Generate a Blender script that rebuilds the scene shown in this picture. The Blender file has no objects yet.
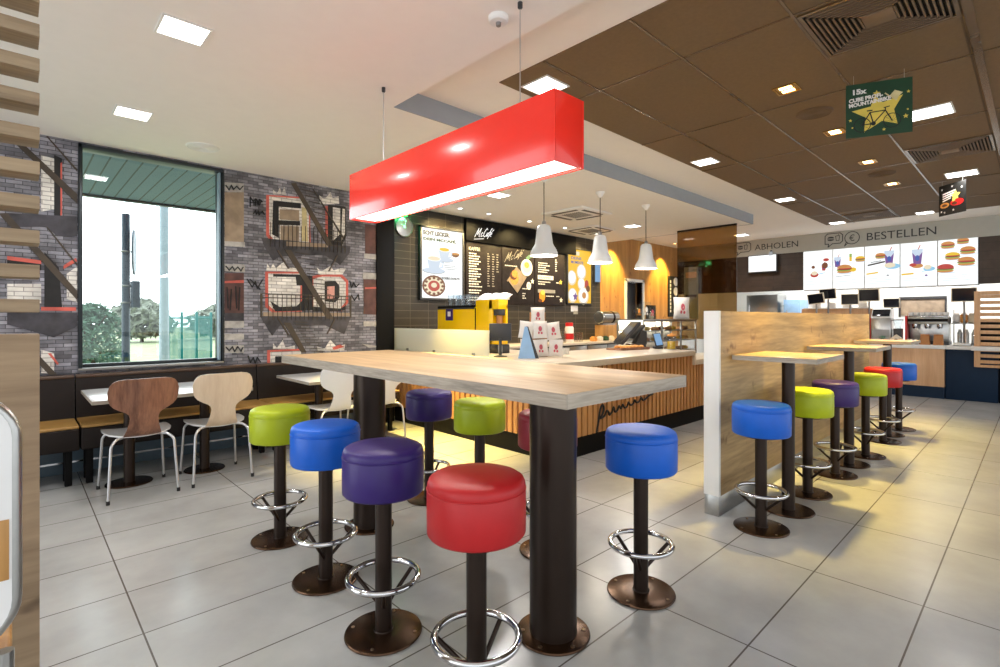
import bpy, bmesh, math, random
from mathutils import Matrix, Vector
random.seed(7)
S = bpy.context.scene
COL = S.collection
PI = math.pi

# ------------------------------------------------------------------ materials
def _new(name):
    m = bpy.data.materials.new(name); m.use_nodes = True
    nt = m.node_tree
    return m, nt, nt.nodes['Principled BSDF']

def sset(b, **k):
    for n, v in k.items():
        n = n.replace('_', ' ')
        if n in b.inputs: b.inputs[n].default_value = v

def rgb(r, g, b):            # sRGB 0-255 -> linear
    f = lambda c: (c / 255 / 12.92) if c <= 10 else ((c / 255 + .055) / 1.055) ** 2.4
    return (f(r), f(g), f(b), 1)

def plain(name, col, rough=.5, metal=0, noise=.06, nscale=12, bump=0, coat=0, spec=.5):
    m, nt, b = _new(name)
    sset(b, Roughness=rough, Metallic=metal)
    b.inputs['Specular IOR Level'].default_value = spec
    if coat: b.inputs['Coat Weight'].default_value = coat
    tc = nt.nodes.new('ShaderNodeTexCoord')
    nz = nt.nodes.new('ShaderNodeTexNoise'); nz.inputs['Scale'].default_value = nscale; nz.inputs['Detail'].default_value = 4
    nt.links.new(tc.outputs['Object'], nz.inputs['Vector'])
    r = nt.nodes.new('ShaderNodeValToRGB')
    c = Vector(col[:3])
    r.color_ramp.elements[0].position = .3; r.color_ramp.elements[1].position = .7
    r.color_ramp.elements[0].color = (*(c * (1 - noise)), 1); r.color_ramp.elements[1].color = (*[min(1, x) for x in c * (1 + noise)], 1)
    nt.links.new(nz.outputs['Fac'], r.inputs['Fac']); nt.links.new(r.outputs['Color'], b.inputs['Base Color'])
    if bump:
        bp = nt.nodes.new('ShaderNodeBump'); bp.inputs['Strength'].default_value = bump; bp.inputs['Distance'].default_value = .002
        n2 = nt.nodes.new('ShaderNodeTexNoise'); n2.inputs['Scale'].default_value = 180
        nt.links.new(tc.outputs['Object'], n2.inputs['Vector']); nt.links.new(n2.outputs['Fac'], bp.inputs['Height'])
        nt.links.new(bp.outputs['Normal'], b.inputs['Normal'])
    return m

def emit(name, col, strength):
    m, nt, b = _new(name)
    sset(b, Roughness=.4); b.inputs['Base Color'].default_value = (.02, .02, .02, 1)
    b.inputs['Emission Color'].default_value = col; b.inputs['Emission Strength'].default_value = strength
    return m

def wood(name, ca, cb, axis=0, scale=6, rough=.45, knots=None, stretch=.08, coat=0):
    m, nt, b = _new(name); sset(b, Roughness=rough)
    if coat: b.inputs['Coat Weight'].default_value = coat
    L = nt.links.new
    tc = nt.nodes.new('ShaderNodeTexCoord'); mp = nt.nodes.new('ShaderNodeMapping')
    sc = [1, 1, 1]; sc[axis] = stretch
    mp.inputs['Scale'].default_value = sc
    L(tc.outputs['Object'], mp.inputs['Vector'])
    n1 = nt.nodes.new('ShaderNodeTexNoise'); n1.inputs['Scale'].default_value = scale; n1.inputs['Detail'].default_value = 8; n1.inputs['Roughness'].default_value = .65
    n1.inputs['Distortion'].default_value = .6
    L(mp.outputs['Vector'], n1.inputs['Vector'])
    n2 = nt.nodes.new('ShaderNodeTexNoise'); n2.inputs['Scale'].default_value = scale * 9; n2.inputs['Detail'].default_value = 3
    L(mp.outputs['Vector'], n2.inputs['Vector'])
    mx = nt.nodes.new('ShaderNodeMath'); mx.operation = 'MULTIPLY_ADD'; mx.inputs[1].default_value = .35
    L(n2.outputs['Fac'], mx.inputs[0]); L(n1.outputs['Fac'], mx.inputs[2])
    r = nt.nodes.new('ShaderNodeValToRGB'); r.color_ramp.elements[0].position = .5; r.color_ramp.elements[1].position = .85
    r.color_ramp.elements[0].color = cb; r.color_ramp.elements[1].color = ca
    L(mx.outputs[0], r.inputs['Fac'])
    out = r.outputs['Color']
    if knots:
        v = nt.nodes.new('ShaderNodeTexVoronoi'); v.inputs['Scale'].default_value = 4.2
        mp2 = nt.nodes.new('ShaderNodeMapping'); s2 = [1, 1, 1]; s2[axis] = .6; mp2.inputs['Scale'].default_value = s2
        ad = nt.nodes.new('ShaderNodeVectorMath'); ad.operation = 'ADD'
        n3 = nt.nodes.new('ShaderNodeTexNoise'); n3.inputs['Scale'].default_value = 7
        L(tc.outputs['Object'], mp2.inputs['Vector']); L(tc.outputs['Object'], n3.inputs['Vector'])
        sc3 = nt.nodes.new('ShaderNodeVectorMath'); sc3.operation = 'SCALE'; sc3.inputs['Scale'].default_value = .35
        L(n3.outputs['Color'], sc3.inputs[0]); L(mp2.outputs['Vector'], ad.inputs[0]); L(sc3.outputs[0], ad.inputs[1])
        L(ad.outputs[0], v.inputs['Vector'])
        kr = nt.nodes.new('ShaderNodeValToRGB'); kr.color_ramp.elements[0].position = .02; kr.color_ramp.elements[1].position = .2
        kr.color_ramp.elements[0].color = (1, 1, 1, 1); kr.color_ramp.elements[1].color = (0, 0, 0, 1)
        L(v.outputs['Distance'], kr.inputs['Fac'])
        mm = nt.nodes.new('ShaderNodeMixRGB'); mm.inputs['Color2'].default_value = knots
        L(kr.outputs['Color'], mm.inputs['Fac']); L(out, mm.inputs['Color1']); out = mm.outputs['Color']
    L(out, b.inputs['Base Color'])
    bp = nt.nodes.new('ShaderNodeBump'); bp.inputs['Strength'].default_value = .12; bp.inputs['Distance'].default_value = .002
    L(mx.outputs[0], bp.inputs['Height']); L(bp.outputs['Normal'], b.inputs['Normal'])
    return m

def tiles(name, c1, c2, cm, bw, rh, mortar, rough=.3, offset=0., org=(0, 0, 0), plane='xy', noise=.12, nscale=1.6, bump=.3, var=0., spec=.5, freq=2):
    m, nt, b = _new(name); L = nt.links.new
    sset(b, Roughness=rough); b.inputs['Specular IOR Level'].default_value = spec
    tc = nt.nodes.new('ShaderNodeTexCoord'); sx = nt.nodes.new('ShaderNodeSeparateXYZ'); cb = nt.nodes.new('ShaderNodeCombineXYZ')
    L(tc.outputs['Object'], sx.inputs[0])
    for i, ax in enumerate(plane):
        a = nt.nodes.new('ShaderNodeMath'); a.operation = 'SUBTRACT'; a.inputs[1].default_value = org[i]
        L(sx.outputs['XYZ'.index(ax.upper())], a.inputs[0]); L(a.outputs[0], cb.inputs[i])
    br = nt.nodes.new('ShaderNodeTexBrick'); br.offset = offset; br.offset_frequency = freq; br.squash = 1
    br.inputs['Scale'].default_value = 1; br.inputs['Brick Width'].default_value = bw; br.inputs['Row Height'].default_value = rh
    br.inputs['Mortar Size'].default_value = mortar; br.inputs['Mortar Smooth'].default_value = .1; br.inputs['Bias'].default_value = var
    br.inputs['Color1'].default_value = c1; br.inputs['Color2'].default_value = c2; br.inputs['Mortar'].default_value = cm
    L(cb.outputs[0], br.inputs['Vector'])
    nz = nt.nodes.new('ShaderNodeTexNoise'); nz.inputs['Scale'].default_value = nscale; nz.inputs['Detail'].default_value = 8; nz.inputs['Roughness'].default_value = .6
    L(tc.outputs['Object'], nz.inputs['Vector'])
    mr = nt.nodes.new('ShaderNodeMapRange'); mr.inputs['From Min'].default_value = .3; mr.inputs['From Max'].default_value = .7
    mr.inputs['To Min'].default_value = 1 - noise; mr.inputs['To Max'].default_value = 1 + noise
    L(nz.outputs['Fac'], mr.inputs['Value'])
    mu = nt.nodes.new('ShaderNodeVectorMath'); mu.operation = 'SCALE'
    L(br.outputs['Color'], mu.inputs[0]); L(mr.outputs[0], mu.inputs['Scale']); L(mu.outputs[0], b.inputs['Base Color'])
    iv = nt.nodes.new('ShaderNodeMath'); iv.operation = 'SUBTRACT'; iv.inputs[0].default_value = 1; L(br.outputs['Fac'], iv.inputs[1])
    bp = nt.nodes.new('ShaderNodeBump'); bp.inputs['Strength'].default_value = bump; bp.inputs['Distance'].default_value = .003
    L(iv.outputs[0], bp.inputs['Height']); L(bp.outputs['Normal'], b.inputs['Normal'])
    return m

def glass(name, col=(1, 1, 1, 1), rough=0., mix=.85, tint=None):
    """thin architectural glass: mostly see-through with a glossy skin"""
    m = bpy.data.materials.new(name); m.use_nodes = True; nt = m.node_tree; nt.nodes.clear(); L = nt.links.new
    o = nt.nodes.new('ShaderNodeOutputMaterial'); t = nt.nodes.new('ShaderNodeBsdfTransparent'); g = nt.nodes.new('ShaderNodeBsdfGlossy')
    t.inputs['Color'].default_value = tint or col; g.inputs['Roughness'].default_value = rough; g.inputs['Color'].default_value = col
    lw = nt.nodes.new('ShaderNodeLayerWeight'); pw = nt.nodes.new('ShaderNodeMath'); pw.operation = 'POWER'; pw.inputs[1].default_value = 4
    fr = nt.nodes.new('ShaderNodeMath'); fr.operation = 'MULTIPLY_ADD'; fr.inputs[1].default_value = .6; fr.inputs[2].default_value = .03
    L(lw.outputs['Facing'], pw.inputs[0]); L(pw.outputs[0], fr.inputs[0])
    mx = nt.nodes.new('ShaderNodeMixShader'); L(fr.outputs[0], mx.inputs[0]); L(t.outputs[0], mx.inputs[1]); L(g.outputs[0], mx.inputs[2])
    L(mx.outputs[0], o.inputs[0]); return m

def frosted(name, col, a=.5):
    m = bpy.data.materials.new(name); m.use_nodes = True; nt = m.node_tree; nt.nodes.clear(); L = nt.links.new
    o = nt.nodes.new('ShaderNodeOutputMaterial'); t = nt.nodes.new('ShaderNodeBsdfTranslucent'); g = nt.nodes.new('ShaderNodeBsdfDiffuse')
    r = nt.nodes.new('ShaderNodeBsdfRefraction'); r.inputs['Roughness'].default_value = .45; r.inputs['IOR'].default_value = 1.02; r.inputs['Color'].default_value = (.9, .93, .9, 1)
    t.inputs['Color'].default_value = col; g.inputs['Color'].default_value = col
    mx = nt.nodes.new('ShaderNodeMixShader'); mx.inputs[0].default_value = .5; L(t.outputs[0], mx.inputs[1]); L(g.outputs[0], mx.inputs[2])
    m2 = nt.nodes.new('ShaderNodeMixShader'); m2.inputs[0].default_value = a; L(r.outputs[0], m2.inputs[1]); L(mx.outputs[0], m2.inputs[2])
    L(m2.outputs[0], o.inputs[0]); return m

M = {}
M['floor'] = tiles('floor_tile', rgb(176, 176, 174), rgb(170, 170, 168), rgb(96, 90, 84), .863, .436, .0035, rough=.24, org=(.387 - 8.63, .36 - 4.36, 0), noise=.16, nscale=1.6, bump=.25)
M['ceil'] = plain('ceiling_paint', rgb(240, 236, 230), .9, noise=.01)
M['trayw'] = plain('tray_paint', rgb(240, 234, 226), .9, noise=.01)
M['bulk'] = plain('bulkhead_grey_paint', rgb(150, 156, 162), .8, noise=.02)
M['brown_ceil'] = tiles('brown_ceiling_tile', rgb(106, 84, 58), rgb(102, 81, 56), rgb(76, 58, 38), 1.26, .63, .006, rough=.75, org=(3.067 - 12.6, .925 - 6.3, 0), noise=.10, nscale=40, bump=.35)
M['slot_lite'] = plain('ceiling_slot_metal', rgb(96, 74, 50), .2, .0, spec=.8)
M['brick'] = tiles('mural_brick', rgb(146, 145, 154), rgb(76, 75, 82), rgb(70, 69, 75), .10, .032, .003, rough=.7, offset=.5, plane='xz', noise=.75, nscale=3.2, bump=.0, var=-.1)
M['mwhite'] = tiles('mural_white_paint', rgb(232, 228, 220), rgb(204, 200, 194), rgb(150, 144, 138), .11, .036, .003, rough=.7, offset=.5, plane='xz', noise=.25, nscale=6, bump=0)
M['mlite'] = plain('mural_pale_stone', rgb(172, 168, 162), .7, noise=.3, nscale=14)
M['mblack'] = plain('mural_black_paint', rgb(28, 27, 28), .7, noise=.3)
M['mred'] = plain('mural_coral_paint', rgb(196, 92, 80), .7, noise=.25, nscale=9)
M['mpink'] = plain('mural_pink_paint', rgb(212, 152, 136), .7, noise=.2)
M['mtan'] = plain('mural_board', rgb(150, 132, 112), .7, noise=.25, nscale=9)
M['mpale'] = plain('mural_pale_yellow', rgb(206, 192, 142), .7, noise=.2)
M['mmaroon'] = plain('mural_maroon_window', rgb(86, 56, 52), .7, noise=.4, nscale=10)
M['miron'] = plain('mural_iron', rgb(70, 60, 50), .7, noise=.3, nscale=7)
M['mdark'] = plain('mural_dark_print', rgb(60, 58, 64), .7, noise=.55, nscale=9)  # printed dark platforms, with the grey shadow pictured beneath them
M['cafe_tile'] = tiles('dark_wall_tile', rgb(62, 57, 50), rgb(54, 50, 45), rgb(98, 92, 82), .30, .10, .003, rough=.35, spec=.25, offset=.0, plane='xz', noise=.12, nscale=5, bump=.2)
M['black'] = plain('black_paint', rgb(14, 13, 13), .6, spec=.15)
M['darkplank'] = tiles('dark_plank_wall', rgb(66, 54, 46), rgb(56, 46, 40), rgb(44, 36, 31), 1.9, .14, .003, rough=.6, offset=.5, plane='yz', noise=.2, nscale=8, bump=.2)
M['frame'] = plain('window_frame_metal', rgb(40, 46, 50), .35, .4)
M['reveal'] = plain('window_reveal', rgb(120, 140, 155), .5)
M['winglass'] = glass('window_glass', rough=0, tint=(.93, .98, .98, 1))
M['oak'] = wood('oak_table_top', rgb(206, 174, 132), rgb(164, 132, 96), axis=1, scale=7, rough=.42)
M['oak_edge'] = wood('grey_oak_edge', rgb(190, 178, 162), rgb(132, 122, 110), axis=1, scale=16, rough=.5)
M['oak_edge_x'] = wood('grey_oak_edge_x', rgb(190, 178, 162), rgb(132, 122, 110), axis=0, scale=16, rough=.5)
M['oakx'] = wood('oak_small_top', rgb(220, 196, 160), rgb(176, 148, 114), axis=0, scale=7, rough=.3, coat=.2)
M['rustic'] = wood('rustic_oak_panel', rgb(198, 166, 120), rgb(138, 112, 76), axis=0, scale=6, rough=.5, knots=rgb(112, 82, 52))
M['slatwood'] = wood('greyed_slat_oak', rgb(178, 156, 126), rgb(128, 108, 84), axis=0, scale=9, rough=.55)
M['panelwood'] = wood('greyed_panel_oak', rgb(176, 152, 122), rgb(126, 104, 80), axis=0, scale=5, rough=.55, knots=rgb(86, 66, 48))
M['honey'] = wood('honey_oak_wall', rgb(200, 152, 88), rgb(160, 112, 60), axis=2, scale=5, rough=.5, knots=rgb(130, 86, 44))
M['slat_honey'] = wood('honey_slats', rgb(214, 160, 100), rgb(176, 120, 66), axis=2, scale=7, rough=.5)
M['slat_back'] = plain('slat_backing_brown', rgb(104, 62, 30), .7)  # dark orange-brown backing behind the counter slats
M['walnut'] = wood('walnut_veneer', rgb(160, 112, 86), rgb(98, 62, 46), axis=2, scale=9, rough=.35, coat=.2)
M['birch'] = wood('birch_veneer', rgb(226, 206, 180), rgb(210, 186, 158), axis=2, scale=9, rough=.35, coat=.2)
M['whitelam'] = plain('white_laminate', rgb(228, 228, 228), .25, noise=.01, coat=.3)
M['white'] = plain('white_satin', rgb(232, 231, 228), .4, noise=.01)
M['worktop'] = plain('cream_worktop', rgb(218, 204, 182), .3, noise=.03, coat=.2)
M['chrome'] = plain('chrome', rgb(200, 200, 202), .12, 1, noise=.01)
M['steel'] = plain('brushed_steel', rgb(176, 176, 174), .28, 1, noise=.05, nscale=40)
M['bronze'] = plain('dark_bronze_metal', rgb(46, 34, 27), .34, .6, noise=.08, nscale=6)
M['bronze_base'] = plain('bronze_base_plate', rgb(74, 52, 36), .26, .85, noise=.15, nscale=8)
M['bolt'] = plain('bolt_steel', rgb(150, 128, 104), .3, 1)
def vinyl(n, c): return plain(n, c, .42, noise=.04, nscale=20, bump=.08, coat=.0, spec=.4)
M['v_blue'] = vinyl('blue_vinyl', rgb(10, 92, 200)); M['v_green'] = vinyl('lime_vinyl', rgb(170, 186, 22)); M['v_purple'] = vinyl('purple_vinyl', rgb(50, 30, 104))
M['v_red'] = vinyl('red_vinyl', rgb(180, 30, 34)); M['v_maroon'] = vinyl('dark_red_vinyl', rgb(142, 38, 50))
M['leather'] = plain('dark_brown_leather', rgb(28, 20, 17), .5, spec=.25, noise=.1, bump=.1)
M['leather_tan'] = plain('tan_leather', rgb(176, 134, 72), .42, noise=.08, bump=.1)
M['leather_mid'] = plain('brown_leather', rgb(76, 56, 42), .4, noise=.08, bump=.1)
M['rubber'] = plain('black_rubber', rgb(18, 18, 18), .6)
M['redlac'] = plain('red_lacquer', rgb(246, 48, 34), .2, noise=.015, coat=.25)
M['diff'] = emit('lit_diffuser', (1, .96, .90, 1), 2.2)
M['lamp_w'] = emit('lit_panel_white', (1, .97, .92, 1), 9)
M['lamp_y'] = emit('lit_spot_yellow', (1, .72, .30, 1), 9)
M['gold'] = plain('gold_reflector', rgb(190, 150, 70), .25, .9)
M['metalgrey'] = plain('grey_metal', rgb(140, 138, 136), .35, .6)
M['speaker_br'] = plain('brown_grille', rgb(92, 72, 52), .7)
M['shade'] = plain('white_lamp_shade', rgb(214, 216, 216), .35, noise=.01)
M['cable'] = plain('dark_cable', rgb(52, 46, 40), .5)
M['wire'] = plain('steel_wire', rgb(190, 190, 190), .3, .8)
M['yellow'] = plain('yellow_enamel', rgb(255, 206, 6), .25, noise=.01, coat=.4)
M['dkgrey'] = plain('dark_grey_plastic', rgb(52, 52, 54), .4)
M['screen_off'] = plain('dark_screen', rgb(24, 26, 34), .12, noise=.01)
M['scr_white'] = emit('screen_white', (.97, 1, 1, 1), 1.12)
M['scr_blue'] = emit('screen_blue', rgb(120, 168, 214), .9)
def se(n, c, k=.95): M[n] = emit('screen_' + n, rgb(*c), k)
se('e_bun', (206, 140, 70)); se('e_lettuce', (150, 180, 80)); se('e_red', (190, 60, 50)); se('e_purple', (120, 80, 150)); se('e_cyan', (150, 205, 235)); se('e_grey', (150, 155, 160)); se('e_yellow', (238, 196, 40)); se('e_black', (40, 42, 46)); se('e_white', (250, 250, 250), 1.05); se('e_cup', (206, 222, 240)); se('e_brown', (120, 66, 36)); se('e_cream', (240, 226, 196)); se('e_dark', (58, 48, 44), .9); se('e_text', (225, 222, 210), .9); se('e_green', (60, 90, 40)); se('e_blue', (60, 90, 170))
M['menu_black'] = plain('menu_board_black', rgb(40, 34, 34), .5, spec=.2, noise=.25, nscale=14)
M['chalk'] = plain('chalk_white', rgb(232, 230, 220), .6)
M['chalk_dim'] = plain('chalk_grey', rgb(150, 146, 138), .6)
M['navy'] = plain('navy_laminate', rgb(18, 40, 64), .5, spec=.2)
M['navy_dk'] = plain('navy_black_laminate', rgb(14, 16, 22), .6, spec=.15)
M['counter_wood'] = wood('pale_counter_wood', rgb(222, 180, 138), rgb(200, 154, 112), axis=2, scale=6, rough=.45)
M['signgrey'] = plain('signboard_grey', rgb(176, 176, 168), .6, noise=.02)
M['letter'] = plain('dark_lettering', rgb(48, 50, 52), .4)
M['brownglass'] = glass('brown_tinted_glass', rough=.02, tint=(.60, .46, .28, 1))
M['clear'] = glass('clear_plastic', rough=.05, tint=(.90, .93, .95, 1))
M['frost'] = frosted('frosted_glass', (.94, .95, .90, 1), .6)
M['paper_w'] = plain('white_paper', rgb(236, 230, 224), .6, noise=.05)
M['paper_pink'] = plain('pink_print', rgb(214, 96, 110), .6, noise=.2)
M['kraft'] = plain('kraft_paper', rgb(178, 122, 72), .7, noise=.1)
M['red'] = plain('red_plastic', rgb(198, 30, 30), .35)
M['cream'] = plain('cream_plastic', rgb(230, 216, 190), .4)
M['pastry'] = plain('baked_pastry', rgb(210, 142, 66), .6, noise=.3, nscale=40)
M['choc'] = plain('chocolate', rgb(88, 50, 30), .5, noise=.2, nscale=40)
M['pgreen'] = plain('dark_green_print', rgb(22, 60, 34), .5, noise=.12)
M['pyellow'] = plain('yellow_print', rgb(222, 196, 84), .5, noise=.12)
M['pblack'] = plain('black_print', rgb(22, 22, 20), .5)
M['kitchen'] = plain('kitchen_white', rgb(236, 238, 236), .5, noise=.01)
M['grass'] = plain('grass', rgb(160, 168, 128), .9, noise=.2, nscale=3)
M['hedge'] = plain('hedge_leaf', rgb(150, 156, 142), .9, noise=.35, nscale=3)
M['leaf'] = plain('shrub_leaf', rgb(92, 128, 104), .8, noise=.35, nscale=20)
M['bark'] = plain('bark', rgb(90, 74, 60), .9, noise=.2)
M['teal'] = plain('teal_fence_paint', rgb(20, 128, 128), .5)
M['post'] = plain('dark_post', rgb(48, 68, 88), .5)
M['palepost'] = plain('pale_post', rgb(160, 174, 188), .6)
M['soffit'] = tiles('soffit_plank', rgb(98, 124, 150), rgb(93, 119, 145), rgb(40, 54, 68), 40, .13, .008, rough=.6, org=(-20.1, -4, 0), plane='yx', noise=.03)
M['asphalt'] = plain('pavement', rgb(170, 170, 168), .9, noise=.1)
M['green_sign'] = emit('added_sign_green', rgb(30, 190, 90), 3)  # glow of the added, unseen green sign

M['baseblue'] = plain('blue_grey_base', rgb(78, 98, 112), .4)
M['boxdiff'] = emit('box_lamp_diffuser', (1, .95, .86, 1), 2.6)
M['bulb'] = emit('warm_bulb', (1, .86, .62, 1), 6)
M['legmetal'] = plain('satin_chair_legs', rgb(196, 196, 198), .3, .85, noise=.01)
M['lightblue'] = plain('light_blue_plastic', rgb(150, 188, 226), .4)
M['e_fill'] = plain('yellow_filling', rgb(226, 180, 50), .5, noise=.15, nscale=30)
M['e_orange'] = plain('orange_print', rgb(226, 140, 30), .5)
M['scr_yellow'] = emit('lit_yellow_panel', rgb(245, 190, 40), 1.0)
M['vent_metal'] = plain('vent_metal', rgb(118, 98, 80), .5, .3)

# ------------------------------------------------------------------ geometry helpers
class MB:
    def __init__(s): s.v = []; s.f = []; s.m = []; s.T = None
    def mi(s, mat):
        mat = M[mat] if isinstance(mat, str) else mat
        if mat not in s.m: s.m.append(mat)
        return s.m.index(mat)
    def add(s, vs, fs, mat):
        k = s.mi(mat); n = len(s.v)
        for p in vs:
            p = Vector(p)
            s.v.append(s.T @ p if s.T else p)
        for f in fs: s.f.append((tuple(n + i for i in f), k))
        return s
    def bmadd(s, bm, mat):
        bm.verts.index_update()
        s.add([v.co.copy() for v in bm.verts], [[v.index for v in f.verts] for f in bm.faces], mat); bm.free(); return s
    def box(s, x0, y0, z0, x1, y1, z1, mat, b=0, seg=2):
        x0, x1 = sorted((x0, x1)); y0, y1 = sorted((y0, y1)); z0, z1 = sorted((z0, z1))
        if not b:
            vs = [(x, y, z) for z in (z0, z1) for y in (y0, y1) for x in (x0, x1)]
            return s.add(vs, [(0, 2, 3, 1), (4, 5, 7, 6), (0, 1, 5, 4), (2, 6, 7, 3), (0, 4, 6, 2), (1, 3, 7, 5)], mat)
        bm = bmesh.new(); bmesh.ops.create_cube(bm, size=1)
        for v in bm.verts: v.co = Vector(((x0 + x1) / 2 + v.co.x * (x1 - x0), (y0 + y1) / 2 + v.co.y * (y1 - y0), (z0 + z1) / 2 + v.co.z * (z1 - z0)))
        bmesh.ops.bevel(bm, geom=bm.edges[:], offset=b, segments=seg, affect='EDGES', profile=.5)
        return s.bmadd(bm, mat)
    def lathe(s, prof, mat, c=(0, 0, 0), n=40, close=True):
        vs = []; fs = []
        for r, z in prof:
            for i in range(n):
                a = 2 * PI * i / n; vs.append((c[0] + r * math.cos(a), c[1] + r * math.sin(a), c[2] + z))
        for j in range(len(prof) - 1):
            for i in range(n):
                a, b2 = j * n + i, j * n + (i + 1) % n
                fs.append((a, b2, b2 + n, a + n))
        if close:
            if prof[0][0] > 1e-6: fs.append(tuple(range(n - 1, -1, -1)))
            if prof[-1][0] > 1e-6: fs.append(tuple(range((len(prof) - 1) * n, len(prof) * n)))
        return s.add(vs, fs, mat)
    def cyl(s, x, y, z0, z1, r, mat, n=32, b=0):
        pr = [(r, z0), (r, z1)] if not b else [(r - b, z0), (r, z0 + b), (r, z1 - b), (r - b, z1)]
        return s.lathe(pr, mat, (x, y, 0), n)
    def rod(s, p, q, r, mat, n=12): return s.tube([p, q], r, mat, n)
    def tube(s, pts, r, mat, n=12, closed=False):
        pts = [Vector(p) for p in pts]; vs = []; fs = []; N = len(pts)
        up = None
        for i, p in enumerate(pts):
            if closed: t = pts[(i + 1) % N] - pts[i - 1]
            else: t = pts[min(i + 1, N - 1)] - pts[max(i - 1, 0)]
            t.normalize()
            if up is None: up = t.orthogonal().normalized()
            up = (up - t * up.dot(t)).normalized(); w = t.cross(up)
            rr = r[i] if isinstance(r, (list, tuple)) else r
            for k in range(n):
                a = 2 * PI * k / n; vs.append(p + up * (rr * math.cos(a)) + w * (rr * math.sin(a)))
        for i in range(N if closed else N - 1):
            j = (i + 1) % N
            for k in range(n):
                k2 = (k + 1) % n; fs.append((i * n + k, i * n + k2, j * n + k2, j * n + k))
        if not closed: fs.append(tuple(range(n - 1, -1, -1))); fs.append(tuple(range((N - 1) * n, N * n)))
        return s.add(vs, fs, mat)
    def ring(s, c, R, r, mat, n=40, k=12, axis='z'):
        pts = []
        for i in range(n):
            a = 2 * PI * i / n; u, w = R * math.cos(a), R * math.sin(a)
            pts.append((c[0] + u, c[1] + w, c[2]) if axis == 'z' else (c[0] + u, c[1], c[2] + w))
        return s.tube(pts, r, mat, k, True)
    def prism(s, poly, t0, t1, mat, tr=lambda u, v, w: (u, v, w)):
        n = len(poly); vs = [tr(u, v, t0) for u, v in poly] + [tr(u, v, t1) for u, v in poly]
        fs = [tuple(range(n - 1, -1, -1)), tuple(range(n, 2 * n))] + [(i, (i + 1) % n, n + (i + 1) % n, n + i) for i in range(n)]
        return s.add(vs, fs, mat)
    def disc(s, u, v, ru, rv, t0, t1, mat, n=20, a0=0, a1=2 * PI):
        return s.prism([(u + ru * math.cos(a0 + (a1 - a0) * i / (n if a1 - a0 > 6.2 else n - 1)), v + rv * math.sin(a0 + (a1 - a0) * i / (n if a1 - a0 > 6.2 else n - 1))) for i in range(n)], t0, t1, mat)
    def stroke(s, pts, w, t0, t1, mat):
        for (a, b2) in zip(pts[:-1], pts[1:]):
            d = Vector((b2[0] - a[0], b2[1] - a[1])); 
            if d.length < 1e-6: continue
            d.normalize(); nn = Vector((-d.y, d.x)) * w / 2; e = d * w * .35
            s.prism([(a[0] - e.x - nn.x, a[1] - e.y - nn.y), (b2[0] + e.x - nn.x, b2[1] + e.y - nn.y), (b2[0] + e.x + nn.x, b2[1] + e.y + nn.y), (a[0] - e.x + nn.x, a[1] - e.y + nn.y)], t0, t1, mat)
        return s
    def text(s, body, u, v, h, mat, w=None, t0=0., t1=.003, shear=0, rot=0, bold=0., squash=None):
        cu = bpy.data.curves.new('txt', 'FONT'); cu.body = body; cu.size = 1; cu.shear = shear; cu.extrude = .5; cu.offset = bold; cu.resolution_u = 3
        ob = bpy.data.objects.new('txt', cu); COL.objects.link(ob); bpy.context.view_layer.update()
        me = bpy.data.meshes.new_from_object(ob.evaluated_get(bpy.context.evaluated_depsgraph_get()))
        bpy.data.objects.remove(ob); bpy.data.curves.remove(cu)
        if not me.vertices: return s
        xs = [p.co.x for p in me.vertices]; ys = [p.co.y for p in me.vertices]
        x0, x1, y0, y1 = min(xs), max(xs), min(ys), max(ys)
        ky = h / (y1 - y0); kx = (w / (x1 - x0)) if w else ky
        c, sn = math.cos(rot), math.sin(rot); vs = []
        for p in me.vertices:
            a = (p.co.x - x0) * kx; b2 = (p.co.y - y0) * ky
            vs.append((u + a * c - b2 * sn, v + a * sn + b2 * c, t0 if p.co.z < 0 else t1))
        s.add(vs, [tuple(f.vertices) for f in me.polygons], mat); bpy.data.meshes.remove(me); return s
    def build(s, name, parent=None, sharp=32, loc=None, rot=None):
        me = bpy.data.meshes.new(name); me.from_pydata([tuple(v) for v in s.v], [], [f for f, _ in s.f])
        for m in s.m: me.materials.append(m)
        me.polygons.foreach_set('material_index', [k for _, k in s.f])
        me.validate(); me.update()
        bm = bmesh.new(); bm.from_mesh(me); bmesh.ops.recalc_face_normals(bm, faces=bm.faces[:]); bm.to_mesh(me); bm.free()
        if sharp:
            me.polygons.foreach_set('use_smooth', [True] * len(me.polygons)); me.set_sharp_from_angle(angle=math.radians(sharp))
        o = bpy.data.objects.new(name, me); COL.objects.link(o)
        if parent: o.parent = parent
        if loc: o.location = loc
        if rot: o.rotation_euler = rot
        return o

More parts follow.
